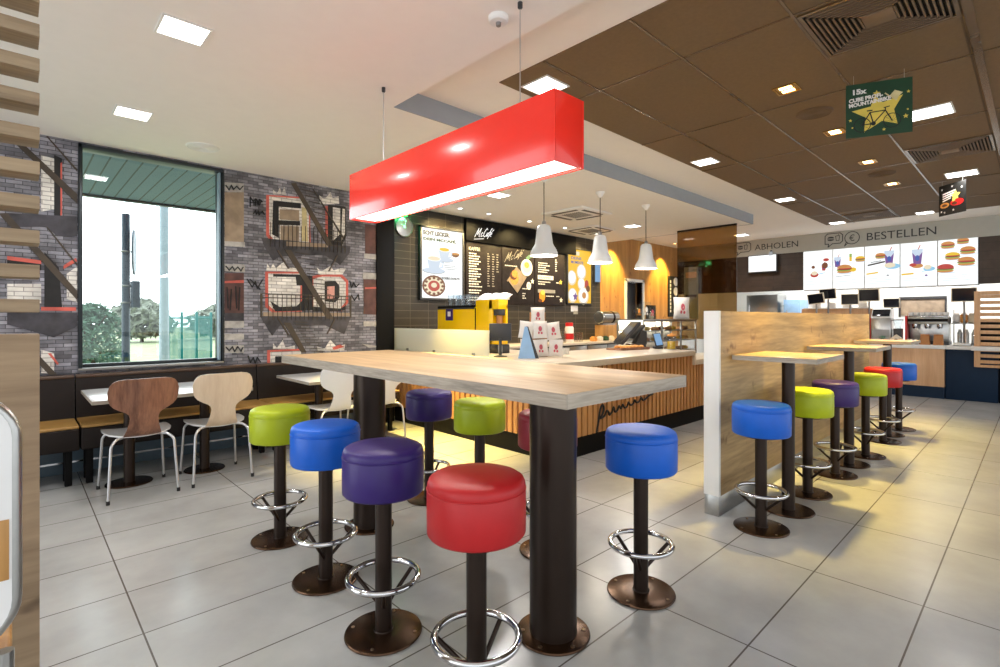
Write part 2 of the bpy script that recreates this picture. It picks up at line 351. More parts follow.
def tag(o, label, cat, group=None):
    o['label'] = label; o['category'] = cat
    if group: o['group'] = group
    return o
def struct(o, label=None):
    o['kind'] = 'structure'
    if label: o['label'] = label
    return o
def root(name, label, cat, loc=(0, 0, 0), rz=0, group=None, face=None):
    o = bpy.data.objects.new(name, None); COL.objects.link(o); o.empty_display_size = .1
    if face == '-Y': R = Matrix(((1, 0, 0), (0, 0, -1), (0, 1, 0)))       # local x=+X, y=+Z, z=-Y
    elif face == '-X': R = Matrix(((0, 0, -1), (-1, 0, 0), (0, 1, 0)))   # local x=-Y, y=+Z, z=-X
    else: R = Matrix.Rotation(rz, 3, 'Z')
    o.matrix_world = Matrix.Translation(loc) @ R.to_4x4()
    return tag(o, label, cat, group)
def kids(o): return [c for c in bpy.data.objects if c.parent == o]
def dup(o, loc=None, rz=None, label=None, group=None, mats=None, parent=None):
    c = o.copy(); COL.objects.link(c)
    if parent: c.parent = parent
    if loc is not None: c.location = loc
    if rz is not None: c.rotation_euler = (0, 0, rz)
    if label: c['label'] = label
    if group: c['group'] = group
    if mats and c.type == 'MESH':
        base = c.name.split('.')[0]
        if base in mats:
            for i, m in enumerate(mats[base] if isinstance(mats[base], list) else [mats[base]]):
                c.material_slots[i].link = 'OBJECT'; c.material_slots[i].material = M[m]
    for ch in kids(o): dup(ch, parent=c, mats=mats)
    return c

# ================================================================== THE ROOM
struct(MB().box(-3, -3.5, -.06, 14.2, 6.1, 0, 'floor').build('floor'), 'grey beige large format floor tiles')
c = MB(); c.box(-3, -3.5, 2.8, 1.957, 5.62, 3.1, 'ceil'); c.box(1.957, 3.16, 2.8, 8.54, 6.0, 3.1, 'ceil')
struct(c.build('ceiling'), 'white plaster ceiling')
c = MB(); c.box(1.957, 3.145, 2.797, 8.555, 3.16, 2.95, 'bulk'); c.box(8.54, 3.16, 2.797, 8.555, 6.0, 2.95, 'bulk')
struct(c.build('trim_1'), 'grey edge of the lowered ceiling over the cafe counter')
struct(MB().box(1.957, -3.5, 2.95, 11.55, 6.1, 3.1, 'trayw').build('ceiling'), 'raised cream ceiling border')
struct(MB().box(2.46, -3.5, 2.944, 10.45, 2.6, 2.97, 'brown_ceil').build('ceiling'), 'brown tiled suspended ceiling')
c = MB()
for y in (.925, 1.555, 2.185): c.box(2.46, y - .008, 2.939, 10.45, y + .008, 2.945, 'slot_lite')
c.box(2.46, .24, 2.936, 10.45, .28, 2.945, 'slot_lite')
x = 3.067
while x < 10.4:
    c.box(x - .006, -3.4, 2.9395, x + .006, 2.6, 2.945, 'slot_lite'); x += 1.26
struct(c.build('trim_2'), 'metal grid bars of the brown ceiling')

# --- wall with the mural and the window
W0, W1, WZ0, WZ1 = .393, 1.515, .86, 2.785
c = MB()
c.box(-3, 5.62, 0, W0, 5.8, 2.8, 'brick'); c.box(W1, 5.62, 0, 3.25, 5.8, 2.8, 'brick')
c.box(W0, 5.62, 0, W1, 5.8, WZ0, 'brick'); c.box(W0, 5.62, WZ1, W1, 5.8, 2.8, 'brick')
MURAL = [
('tan',[(1.53,2.56),(1.71,2.59),(1.71,2.08),(1.53,2.06)]),
('lite',[(1.53,2.66),(1.71,2.68),(1.71,2.59),(1.53,2.57)]),
('lite',[(1.53,2.07),(1.72,2.08),(1.72,2.03),(1.53,2.02)]),
('lite',[(1.53,1.83),(1.72,1.84),(1.72,1.77),(1.53,1.77)]),
('red',[(1.93,2.6),(2.32,2.64),(2.33,2.62),(2.4,2.53),(2.41,2.13),(2.0,2.09),(1.93,2.17)]),
('white',[(1.96,2.59),(2.3,2.62),(2.39,2.5),(2.39,2.14),(2.02,2.12),(1.96,2.19)]),
('black',[(2.0,2.55),(2.3,2.57),(2.3,2.51),(2.0,2.49)]),
('black',[(2.0,2.55),(2.06,2.55),(2.06,2.16),(1.99,2.19)]),
('black',[(2.06,2.35),(2.29,2.37),(2.29,2.32),(2.06,2.3)]),
('tan',[(2.07,2.47),(2.28,2.49),(2.28,2.37),(2.07,2.36)]),
('tan',[(2.08,2.29),(2.28,2.31),(2.28,2.14),(2.08,2.14)]),
('pale',[(2.31,2.53),(2.36,2.52),(2.38,2.15),(2.31,2.15)]),
('red',[(2.58,2.58),(2.64,2.59),(2.61,2.18),(2.58,2.22)]),
('black',[(2.61,2.6),(2.83,2.61),(2.84,2.27),(2.78,2.14),(2.66,2.14),(2.61,2.18)]),
('white',[(2.67,2.58),(2.76,2.58),(2.76,2.28),(2.67,2.19)]),
('white',[(2.79,2.58),(2.82,2.58),(2.82,2.29),(2.77,2.19)]),
('white',[(2.0,2.67),(2.04,2.63),(2.07,2.7),(2.09,2.64),(2.12,2.72),(2.14,2.63),(2.0,2.62)]),
('white',[(2.51,2.69),(2.56,2.66),(2.6,2.69),(2.64,2.75),(2.67,2.68),(2.74,2.72),(2.75,2.63),(2.52,2.59)]),
('iron',[(2.19,2.77),(2.24,2.78),(2.67,2.13),(2.6,2.13)]),
('iron',[(2.43,2.75),(2.44,2.75),(2.81,2.24),(2.79,2.23)]),
('dark',[(1.88,2.14),(2.89,2.15),(2.88,2.07),(2.76,1.92),(2.57,2.02),(2.07,1.96),(2.0,1.91),(1.92,2.04)]),
('tan',[(2.14,2.13),(2.61,2.15),(2.61,2.11),(2.14,2.08)]),
('maroon',[(3.08,2.44),(3.23,2.44),(3.23,2.09),(3.08,2.08)]),
('lite',[(3.07,2.08),(3.23,2.08),(3.23,2.02),(3.07,2.02)]),
('lite',[(1.53,1.84),(1.71,1.85),(1.71,1.77),(1.53,1.77)]),
('maroon',[(1.53,1.75),(1.71,1.76),(1.71,1.35),(1.53,1.35)]),
('dark',[(1.53,1.35),(1.71,1.35),(1.71,1.26),(1.53,1.26)]),
('red',[(1.53,1.67),(1.71,1.69),(1.71,1.66),(1.53,1.65)]),
('lite',[(1.53,1.27),(1.71,1.27),(1.71,1.2),(1.53,1.2)]),
('lite',[(1.53,1.14),(1.71,1.14),(1.71,1.08),(1.53,1.08)]),
('lite',[(1.53,1.03),(1.71,1.02),(1.71,0.94),(1.53,0.95)]),
('red',[(1.92,1.79),(2.31,1.81),(2.31,1.37),(1.99,1.36),(1.92,1.42)]),
('white',[(1.95,1.77),(2.29,1.79),(2.29,1.41),(2.0,1.39),(1.95,1.44)]),
('black',[(2.0,1.77),(2.31,1.78),(2.31,1.66),(2.25,1.66),(2.24,1.75),(2.0,1.74)]),
('black',[(1.97,1.48),(2.07,1.42),(2.25,1.43),(2.31,1.49),(2.31,1.38),(2.02,1.37)]),
('black',[(2.31,1.78),(2.43,1.77),(2.43,1.39),(2.31,1.38)]),
('red',[(2.43,1.77),(2.52,1.8),(2.78,1.81),(2.86,1.74),(2.86,1.48),(2.78,1.38),(2.43,1.37)]),
('white',[(2.44,1.74),(2.53,1.77),(2.76,1.78),(2.83,1.72),(2.83,1.49),(2.76,1.41),(2.44,1.4)]),
('black',[(2.57,1.72),(2.7,1.73),(2.75,1.68),(2.75,1.54),(2.7,1.48),(2.57,1.49)]),
('pink',[(2.6,1.66),(2.69,1.67),(2.69,1.53),(2.6,1.51)]),
('black',[(2.43,1.43),(2.76,1.41),(2.83,1.45),(2.83,1.4),(2.76,1.38),(2.43,1.37)]),
('white',[(1.94,1.88),(1.97,1.82),(2.0,1.88),(2.03,1.83),(2.09,1.89),(2.11,1.9),(2.15,1.84),(2.21,1.85),(2.28,1.84),(2.28,1.81),(1.93,1.8)]),
('white',[(2.48,1.87),(2.53,1.83),(2.6,1.87),(2.64,1.9),(2.68,1.85),(2.76,1.88),(2.83,1.88),(2.79,1.81),(2.5,1.79)]),
('iron',[(2.12,2.04),(2.19,2.04),(2.68,1.29),(2.6,1.29)]),
('dark',[(1.87,1.32),(2.89,1.31),(2.87,1.25),(2.81,1.11),(2.57,1.22),(2.07,1.22),(1.99,1.11),(1.91,1.25)]),
('tan',[(1.9,1.36),(2.88,1.36),(2.88,1.32),(1.9,1.32)]),
('iron',[(1.88,1.56),(2.89,1.56),(2.89,1.55),(1.88,1.55)]),
('iron',[(1.88,1.52),(2.89,1.52),(2.89,1.51),(1.88,1.51)]),
('iron',[(1.87,1.56),(1.89,1.56),(1.89,1.31),(1.87,1.31)]),
('iron',[(2.88,1.56),(2.9,1.56),(2.9,1.3),(2.88,1.3)]),
('iron',[(2.11,1.25),(2.18,1.25),(2.36,0.92),(2.3,0.92)]),
('red',[(1.94,0.96),(2.3,0.96),(2.3,0.94),(1.97,0.94),(1.97,0.82),(1.94,0.82)]),
('white',[(1.97,0.94),(2.3,0.93),(2.3,0.8),(1.97,0.82)]),
('black',[(2.02,0.89),(2.14,0.89),(2.14,0.82),(2.02,0.82)]),
('white',[(2.0,1.03),(2.04,0.98),(2.1,1.06),(2.13,0.98),(2.23,1.0),(2.23,0.96),(2.0,0.97)]),
('white',[(2.48,0.98),(2.57,0.95),(2.64,1.05),(2.71,0.97),(2.82,0.99),(2.81,0.92),(2.49,0.93)]),
('red',[(2.66,0.96),(2.76,0.99),(2.81,0.96),(2.68,0.93)]),
('maroon',[(3.06,1.77),(3.23,1.77),(3.23,1.34),(3.06,1.35)]),
('lite',[(3.05,1.85),(3.23,1.85),(3.23,1.78),(3.05,1.77)]),
('lite',[(3.06,1.26),(3.23,1.26),(3.23,1.2),(3.06,1.2)]),
('red',[(3.08,1.67),(3.23,1.68),(3.23,1.66),(3.08,1.65)]),
('lite',[(3.04,0.99),(3.23,0.96),(3.23,0.94),(3.13,0.94)]),
('iron',[(-0.09,2.88),(-0.04,2.9),(0.39,2.35),(0.39,2.27)]),
('iron',[(0.19,2.8),(0.2,2.8),(0.39,2.56),(0.39,2.54)]),
('white',[(0.16,2.63),(0.24,2.62),(0.24,2.2),(0.16,2.17)]),
('black',[(0.24,2.65),(0.29,2.63),(0.28,2.15),(0.24,2.15)]),
('red',[(0.28,2.59),(0.29,2.6),(0.29,2.16),(0.28,2.15)]),
('dark',[(-0.04,2.13),(0.39,2.16),(0.39,1.99),(0.26,1.98),(0.19,2.05),(-0.04,2.02)]),
('white',[(0.32,1.67),(0.39,1.74),(0.39,1.43),(0.32,1.46)]),
('black',[(0.18,1.84),(0.27,1.72),(0.29,1.39),(0.18,1.39)]),
('red',[(0.3,1.74),(0.38,1.81),(0.39,1.78),(0.3,1.71)]),
('iron',[(-0.09,2.12),(-0.04,2.13),(0.39,1.53),(0.39,1.45)]),
('iron',[(0.19,2.05),(0.2,2.05),(0.39,1.76),(0.39,1.74)]),
('red',[(0.16,1.39),(0.38,1.39),(0.38,1.36),(0.16,1.36)]),
('dark',[(-0.04,1.35),(0.39,1.34),(0.39,1.23),(0.24,1.14),(-0.04,1.25)]),
('white',[(0.16,1.42),(-0.04,1.42),(-0.04,1.57),(0.16,1.58)]),
('black',[(-0.04,1.76),(0.16,1.74),(0.16,1.69),(-0.04,1.71)]),
('red',[(-0.04,1.79),(0.16,1.77),(0.16,1.74),(-0.04,1.76)]),
('iron',[(0.0,1.14),(0.05,1.14),(0.26,0.83),(0.21,0.83)]),
('white',[(0.16,1.04),(0.24,1.01),(0.24,0.84),(0.16,0.85)]),
('red',[(0.2,1.01),(0.22,1.01),(0.27,0.92),(0.26,0.91)]),
]
STROKES = [
[(1.77,2.45),(1.77,2.55),(1.8,2.51),(1.82,2.54),(1.82,2.47)],
[(1.83,2.54),(1.85,2.48),(1.86,2.54),(1.88,2.53),(1.86,2.48)],
[(1.77,2.49),(1.89,2.52)],
[(1.8,2.38),(1.82,2.42),(1.83,2.38),(1.85,2.42),(1.86,2.38),(1.89,2.42),(1.91,2.39)],
[(1.74,1.7),(1.79,1.62),(1.82,1.68),(1.84,1.61),(1.89,1.7)],
[(1.77,1.7),(1.87,1.6)],
[(1.75,0.91),(1.77,0.84),(1.8,0.89),(1.82,0.83),(1.84,0.89),(1.87,0.84)],
[(2.88,1.74),(2.9,1.66),(2.93,1.72),(2.96,1.67),(3.0,1.71)],
[(2.9,1.57),(2.94,1.51),(2.99,1.58),(3.0,1.52)],
[(1.54,2.63),(1.57,2.59),(1.59,2.64),(1.61,2.6),(1.64,2.64),(1.67,2.61),(1.7,2.65)],
[(1.54,1.82),(1.57,1.78),(1.6,1.82),(1.62,1.78),(1.65,1.82),(1.68,1.78),(1.7,1.82)],
[(1.54,1.01),(1.57,0.97),(1.6,1.01),(1.62,0.96),(1.65,1.01),(1.68,0.96),(1.7,1.0)],
[(1.55,1.61),(1.56,1.4)],
[(1.59,1.59),(1.58,1.38)],
[(1.63,1.62),(1.64,1.4)],
[(1.67,1.61),(1.66,1.38)],
]
YM = 5.62
key = {'tan': 'mtan', 'lite': 'mlite', 'red': 'mred', 'white': 'mwhite', 'black': 'mblack', 'pale': 'mpale', 'iron': 'miron', 'dark': 'mdark', 'maroon': 'mmaroon', 'pink': 'mpink'}
order = {'dark': 0, 'maroon': 0, 'tan': 1, 'lite': 1, 'iron': 9}
lay = 0
for k, (mm, poly) in sorted(enumerate(MURAL), key=lambda t: (t[1][0] == 'iron', t[0])):
    poly = [(x, z) for x, z in poly]
    if all(W0 < x < W1 for x, z in poly): continue
    poly = [((min(x, W0 - .005) if poly[0][0] < .5 else max(x, W1 + .01)), min(max(z, .02), 2.795)) for x, z in poly]
    lay += 1; e = .0001 * lay
    c.prism(poly, 0, e + .0002, key[mm], lambda u, v, w: (u, YM - w, v))
for st in STROKES:
    for a, b in zip(st[:-1], st[1:]):
        MBt = MB(); c.T = Matrix(((1, 0, 0, 0), (0, 0, -1, YM), (0, 1, 0, 0), (0, 0, 0, 1)))
        c.stroke([a, b], .009, 0, .0125, 'mblack'); c.T = None
# ironwork railings of the painted fire escapes
c.T = Matrix(((1, 0, 0, 0), (0, 0, -1, YM), (0, 1, 0, 0), (0, 0, 0, 1)))
for (xa, xb, za, zb) in ((1.95, 2.82, 1.55, 1.28), (1.97, 2.82, 2.32, 2.06)):
    for i in range(19):
        xx = xa + (xb - xa) * i / 18; c.stroke([(xx, za), (xx, zb)], .004 if za < 2 else .0022, 0, .0112, 'miron')
for (x0, z0, x1, z1) in ((2.05, 1.30, 2.16, 1.12), (2.70, 1.30, 2.60, 1.12), (2.05, 2.02, 2.16, 1.84), (2.72, 2.02, 2.62, 1.84)):
    c.stroke([(x0, z0), (x1, z1)], .014, 0, .0113, 'miron')
for (x0, z0, x1, z1) in ((2.28, 2.78, 2.70, 2.08), (2.24, 2.02, 2.62, 1.36), (2.22, 1.26, 2.46, .86)):   # treads between stair stringers
    for i in range(12):
        t = i / 12; c.stroke([(x0 + (x1 - x0) * t, z0 + (z1 - z0) * t), (x0 + (x1 - x0) * t + .15, z0 + (z1 - z0) * t - .01)], .006, 0, .0105, 'miron')
c.T = None
struct(c.build('wall_back', sharp=0), 'printed brick wall mural with fire escapes and graffiti letters')
c = MB()
c.box(3.23, 5.60, 0, 3.48, 5.95, 2.8, 'black', b=.004)
struct(c.build('trim_3'), 'black pillar between the mural and the dark tiled wall')

# window 1
fr = MB()
for b in ((W0, 5.60, WZ0, W0 + .03, 5.76, WZ1), (W1 - .035, 5.70, WZ0, W1, 5.76, WZ1), (W0, 5.60, WZ1 - .035, W1, 5.76, WZ1)): fr.box(*b, 'frame', b=.004)
fr.box(W0, 5.70, WZ0, W1, 5.76, WZ0 + .04, 'frame', b=.004)
fr.box(W1 - .012, 5.612, WZ0, W1 + .01, 5.70, WZ1, 'frame', b=.002)
w1 = struct(fr.build('window_1'), 'large fixed window in a black metal frame')
MB().box(W0 + .03, 5.725, WZ0 + .04, W1 - .035, 5.731, WZ1 - .035, 'winglass').build('pane', w1)
s = MB(); s.box(W0, 5.595, WZ0 - .012, W1, 5.71, WZ0 + .012, 'metalgrey', b=.004); s.build('sill', w1)
s = MB(); s.box(W1 - .0345, 5.625, WZ0 + .02, W1 - .02, 5.70, WZ1 - .03, 'reveal'); s.build('reveal', w1)

# dark tiled wall of the cafe
struct(MB().box(3.48, 5.88, 0, 8.27, 6.05, 2.8, 'cafe_tile').build('wall_cafe'), 'dark tiled wall behind the cafe counter')
c = MB(); c.box(8.27, 5.90, 0, 9.20, 6.05, 2.95, 'honey'); c.box(9.82, 5.90, 0, 11.42, 6.05, 2.95, 'honey'); c.box(9.20, 5.90, 2.06, 9.82, 6.05, 2.95, 'honey')
struct(c.build('wall_wood'), 'honey coloured wood wall')
d = MB()
for b in ((9.14, 5.87, 0, 9.20, 6.04, 2.12), (9.82, 5.87, 0, 9.88, 6.04, 2.12), (9.14, 5.87, 2.06, 9.88, 6.04, 2.12)): d.box(*b, 'white', b=.005)
d1 = struct(d.build('door_1'), 'white framed doorway in the wood wall')
c = MB(); c.box(9.5, 6.05, 0, 9.83, 6.09, 2.06, 'dkgrey', b=.003); c.build('door_leaf', d1)
c = MB(); c.box(9.19, 6.06, 0, 9.52, 6.10, 2.06, 'scr_blue'); c.build('glazed_panel', d1)

# front of the order area
struct(MB().box(11.4, -3, 2.62, 11.55, 6.05, 2.95, 'signgrey').build('trim_4'), 'grey sign band above the order counter')
c = MB(); c.box(11.42, 3.245, 1.86, 11.56, 6.05, 2.62, 'darkplank'); c.box(11.42, -3, 1.86, 11.56, .68, 2.62, 'darkplank'); c.box(11.47, .68, 1.84, 11.56, 3.245, 2.62, 'darkplank')
struct(c.build('wall_right'), 'dark plank wall beside the lit menu screens')
c = MB(); c.box(13.8, -3, 0, 13.95, 6.05, 2.7, 'kitchen'); c.box(11.56, -3, 2.62, 13.8, 6.05, 2.7, 'kitchen'); c.box(11.56, 6.0, 0, 13.8, 6.1, 2.7, 'kitchen')
struct(c.build('wall_kitchen'), 'white kitchen wall behind the order counter')
# base line of the window wall
c = MB(); c.box(-3, 5.60, .0, 3.23, 5.62, .40, 'baseblue'); c.box(-3, 5.592, .085, 3.23, 5.60, .10, 'chrome')
struct(c.build('baseboard_back'), 'blue grey baseboard with a thin bright strip')

# ================================================================== OUTSIDE THE WINDOW
struct(MB().box(-30, 5.9, -.16, 60, 90, -.10, 'grass').build('ground'), 'pale lawn outside the window')
c = MB(); c.box(-4, 5.8, 2.86, 8, 8.25, 2.95, 'soffit'); c.box(-4, 8.22, 2.83, 8, 8.30, 3.2, 'frame')
struct(c.build('trim_5'), 'planked soffit over the window')
r = root('road_sign', 'dark post with a round sign and a box sign outside the window', 'sign', (1.16, 9.0, -.1))
MB().cyl(0, 0, 0, 2.89, .05, 'post').build('post', r)
c = MB(); c.T = Matrix.Translation((.10, .02, 2.35)) @ Matrix.Rotation(math.radians(78), 4, 'Z') @ Matrix.Rotation(PI / 2, 4, 'X'); c.lathe([(.0, -.012), (.32, -.012), (.33, 0), (.32, .012), (0, .012)], 'post', n=32); c.build('round_plate', r)
c = MB(); c.box(.055, -.14, 1.55, .15, .16, 1.93, 'post', b=.01); c.build('box_plate', r)
c = MB()
for z in (2.35, 1.86, 1.62): c.ring((0, 0, z), .055, .012, 'metalgrey', n=16, k=6)
c.build('clamp', r)
c = MB(); c.lathe([(.11, 0), (.10, 1), (.085, 6)], 'palepost', (2.53, 14, -.1), 16); c.lathe([(.16, 0), (.16, .12), (.11, .16)], 'palepost', (2.53, 14, -.1), 16)
tag(c.build('lamp_post'), 'tall pale post standing on the lawn outside', 'post')
def leafy(name, label, cat, x, y, h, r, mat, nl, seed, size, trunk=True, group=None):
    rnd = random.Random(seed); rt = root(name, label, cat, (x, y, -.1), group=group)
    f = MB()
    for i in range(nl):
        t = rnd.random() ** .8; a = rnd.random() * 2 * PI; z = .12 * h + .88 * h * t
        R = r * math.sin(PI * min(1, .12 + .85 * t)) ** .7 * math.sqrt(rnd.random()) * (1 + .3 * math.sin(3 * a + seed + 5 * t))
        p = Vector((R * math.cos(a), R * math.sin(a), z)); u = Vector((rnd.uniform(-1, 1), rnd.uniform(-1, 1), rnd.uniform(-.4, 1))).normalized(); w = u.orthogonal().normalized()
        s_ = size * rnd.uniform(.6, 1.3)
        f.add([p - u * s_, p + w * s_ * .4, p + u * s_, p - w * s_ * .4], [(0, 1, 2, 3)], mat)
    f.build('foliage', rt, sharp=0)
    b = MB(); b.tube([(0, 0, 0), (.02, 0, h * .4), (0, .02, h * .85)], [.05 * r + .02, .03 * r + .015, .01], 'bark', 8)
    for k in range(6):
        a = k * 1.05; z = h * (.25 + .09 * k); b.rod((0, 0, z), (r * .6 * math.cos(a), r * .6 * math.sin(a), z + .18 * h), .012 * r + .006, 'bark', 6)
    b.build('trunk', rt); return rt
leafy('shrub', 'green shrub standing just outside the window on the left', 'shrub', .90, 10.5, 1.62, .52, 'leaf', 2600, 3, .055)
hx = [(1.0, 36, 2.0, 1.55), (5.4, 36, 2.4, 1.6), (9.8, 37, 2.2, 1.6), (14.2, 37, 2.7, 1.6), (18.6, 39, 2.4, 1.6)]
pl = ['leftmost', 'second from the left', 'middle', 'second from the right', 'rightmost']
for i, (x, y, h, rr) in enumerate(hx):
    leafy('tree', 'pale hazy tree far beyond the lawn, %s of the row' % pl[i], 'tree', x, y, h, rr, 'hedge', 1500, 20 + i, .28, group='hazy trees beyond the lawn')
c = root('fence', 'turquoise vertical bar fence outside the window', 'fence', (0, 0, 0))
fx = lambda t: (2.78 + 1.2 * t, 15.2 + .7 * t)
p = MB()
for i in range(40):
    x, y = fx(i / 39); p.box(x - .008, y - .008, .0, x + .008, y + .008, 1.36, 'teal')
for z in (.12, 1.30):
    p.rod((*fx(0), z), (*fx(1), z), .018, 'teal', 8)
p.build('bar_panel', c)
for t in (0, .33, .66, 1):
    x, y = fx(t); MB().box(x - .03, y - .03, -.1, x + .03, y + .03, 1.46, 'teal', b=.005).build('post', c)

# ================================================================== CEILING FITTINGS
LK = .9
def ceiling_light(x, y, z, label, size=.22, mat='lamp_w', power=0, group='square ceiling lights', warm=False):
    r = root('ceiling_light', label, 'ceiling light', (x, y, z), group=group)
    h = size / 2; f = MB(); t = .012
    for b in ((-h - t, -h - t, h + t, -h), (-h - t, h, h + t, h + t), (-h - t, -h, -h, h), (h, -h, h + t, h)): f.box(b[0], b[1], -.008, b[2], b[3], .004, 'white' if not warm else 'gold')
    f.build('frame', r)
    if not warm:
        MB().box(-h, -h, -.004, h, h, .002, mat).build('diffuser', r)
    else:
        MB().box(-h, -h, -.003, h, h, .002, 'gold').build('reflector', r)
        for s_ in (-1, 1):
            d = MB(); d.box(s_ * h * .5 - h * .28, -h * .62, -.0075, s_ * h * .5 + h * .28, h * .62, -.003, mat, b=.002); d.build('lamp', r)
    if power:
        l = bpy.data.lights.new('ceiling_light_lamp', 'AREA'); l.shape = 'SQUARE'; l.size = size * .9; l.energy = power
        l.energy *= LK; l.color = (1, .975, .95) if not warm else (1, .72, .18); l.spread = math.radians(160 if not warm else 55)
        lo = bpy.data.objects.new('lamp_light', l); COL.objects.link(lo); lo.parent = r; lo.location = (0, 0, -.02)
    return r
ceiling_light(0.64, 3.07, 2.8, 'square white ceiling light above the left side, nearest the camera', 0.2, power=14)
ceiling_light(0.63, 4.57, 2.8, 'square white ceiling light above the chairs near the window', 0.2, power=14)
ceiling_light(4.29, 4.54, 2.8, 'square white ceiling light above the cafe counter, left of the first pendant lamp', 0.2, power=40)
ceiling_light(7.31, 4.57, 2.8, 'square white ceiling light beyond the middle and right pendant lamps', 0.2, power=40)
ceiling_light(10.48, 4.08, 2.95, 'square white ceiling light on the cream border before the pick-up lettering', 0.22, power=12)
ceiling_light(2.73, 2.41, 2.944, 'square white ceiling light above the end of the red box lamp', 0.22, power=10)
ceiling_light(5.27, 2.42, 2.944, 'square white ceiling light at the brown ceiling edge, nearest the three pendant lamps', 0.2, power=9)
ceiling_light(7.75, 2.43, 2.944, 'square white ceiling light at the left brown ceiling edge, second from the far corner', 0.2, power=8)
ceiling_light(10.3, 2.4, 2.944, 'square white ceiling light at the far left corner of the brown ceiling', 0.2, power=7)
ceiling_light(5.3, 0.6, 2.944, 'square white ceiling light right behind the hanging bicycle poster', 0.26, power=9)
ceiling_light(7.82, 0.61, 2.944, 'square white ceiling light above the small far hanging poster', 0.26, power=8)
ceiling_light(10.3, 1.23, 2.944, 'square white ceiling light at the far end, left of the small hanging poster', 0.2, power=7)
ceiling_light(4.02, 1.247, 2.944, 'gold square ceiling spot nearest the camera', .13, 'lamp_y', 16, 'gold ceiling spots', True)
ceiling_light(5.25, 1.242, 2.944, 'gold square ceiling spot just left of the bicycle poster', .13, 'lamp_y', 16, 'gold ceiling spots', True)
ceiling_light(6.51, 1.241, 2.944, 'gold square ceiling spot right below the bicycle poster', .13, 'lamp_y', 16, 'gold ceiling spots', True)
ceiling_light(7.78, 1.241, 2.944, 'gold square ceiling spot farthest from the camera', .13, 'lamp_y', 16, 'gold ceiling spots', True)
ceiling_light(2.95, 4.3, 2.8, 'gold square ceiling spot over the floor beside the counter, hidden behind the red lamp', .13, 'lamp_y', 60, 'gold ceiling spots', True)
def disc_speaker(x, y, z, label, mat, r=.13):
    rt = root('ceiling_speaker', label, 'speaker', (x, y, z))
    MB().lathe([(r, .002), (r, -.006), (r - .012, -.012), (r - .016, -.008)], mat, n=40, close=False).build('rim', rt)
    g = MB(); g.lathe([(0, -.008), (r - .016, -.008), (r - .016, 0), (0, 0)], mat, n=40)
    for k in range(5): g.ring((0, 0, -.009), .02 + .019 * k, .002, mat, n=32, k=6)
    g.build('grille', rt)
disc_speaker(1.20, 5.05, 2.8, 'round white ceiling speaker near the window', 'white')
disc_speaker(4.65, 1.24, 2.944, 'round brown ceiling speaker nearer the camera', 'speaker_br')
disc_speaker(7.16, 1.235, 2.944, 'round brown ceiling speaker farther back, beyond the hanging bicycle poster', 'speaker_br')
r = root('smoke_detector', 'small white round smoke detector on the white ceiling', 'smoke detector', (1.75, 1.855, 2.8))
MB().lathe([(.05, 0), (.05, -.02), (.044, -.028), (.03, -.03)], 'white').build('base', r)
MB().lathe([(.014, -.03), (.012, -.046), (.006, -.050), (0, -.050)], 'metalgrey').build('sensor', r)
def vent(x, y, label, n=9, size=.58):
    r = root('ceiling_vent', label, 'air vent', (x, y, 2.944), group='brown square ceiling vents')
    h = size / 2; f = MB()
    for b in ((-h - .02, -h - .02, h + .02, -h), (-h - .02, h, h + .02, h + .02), (-h - .02, -h, -h, h), (h, -h, h + .02, h)): f.box(b[0], b[1], -.012, b[2], b[3], .0, 'slot_lite')
    f.build('frame', r)
    MB().box(-h, -h, -.0025, h, h, -.0005, 'black').build('backing', r)
    g = MB()
    for k in range(n):
        a = h - (k + .5) * (h - .07) / n; t = .0045
        for sx, sy in ((1, 0), (-1, 0), (0, 1), (0, -1)):
            if sx: g.prism([(sx * a, -a), (sx * (a - 2 * t), -a), (sx * (a - 2 * t), a), (sx * a, a)], -.018, -.004, 'vent_metal')
            else: g.prism([(-a, sy * a), (a, sy * a), (a, sy * (a - 2 * t)), (-a, sy * (a - 2 * t))], -.018, -.004, 'vent_metal')
    g.build('louver', r); MB().box(-.07, -.07, -.02, .07, .07, -.003, 'vent_metal', b=.004).build('centre_plate', r)
vent(3.40, .60, 'square louvred brown ceiling vent at the upper edge, nearest the camera')
vent(6.62, .60, 'square louvred ceiling vent in the middle of the brown ceiling, right of the bicycle poster')
vent(9.90, 1.87, 'square louvred ceiling vent at the far end of the brown ceiling')
def cassette(x, y, label, s_=.36):
    r = root('air_conditioner', label, 'air conditioner', (x, y, 2.8), group='ceiling cassettes over the cafe')
    MB().box(-s_, -s_, -.03, s_, s_, -.001, 'white', b=.008).build('housing', r)
    g = MB()
    for i in range(9): g.box(-.16, -.16 + .036 * i, -.036, .16, -.145 + .036 * i, -.03, 'metalgrey')
    g.build('intake_grille', r)
    for a in range(4):
        f = MB(); f.T = Matrix.Rotation(a * PI / 2, 4, 'Z'); f.box(-.22, .25, -.036, .22, .30, -.03, 'dkgrey', b=.002); f.build('flap', r)
cassette(5.83, 4.55, 'square white ceiling air conditioner above the first two pendant lamps')
cassette(7.05, 5.22, 'square white ceiling air conditioner half hidden behind the middle pendant lamp', .30)

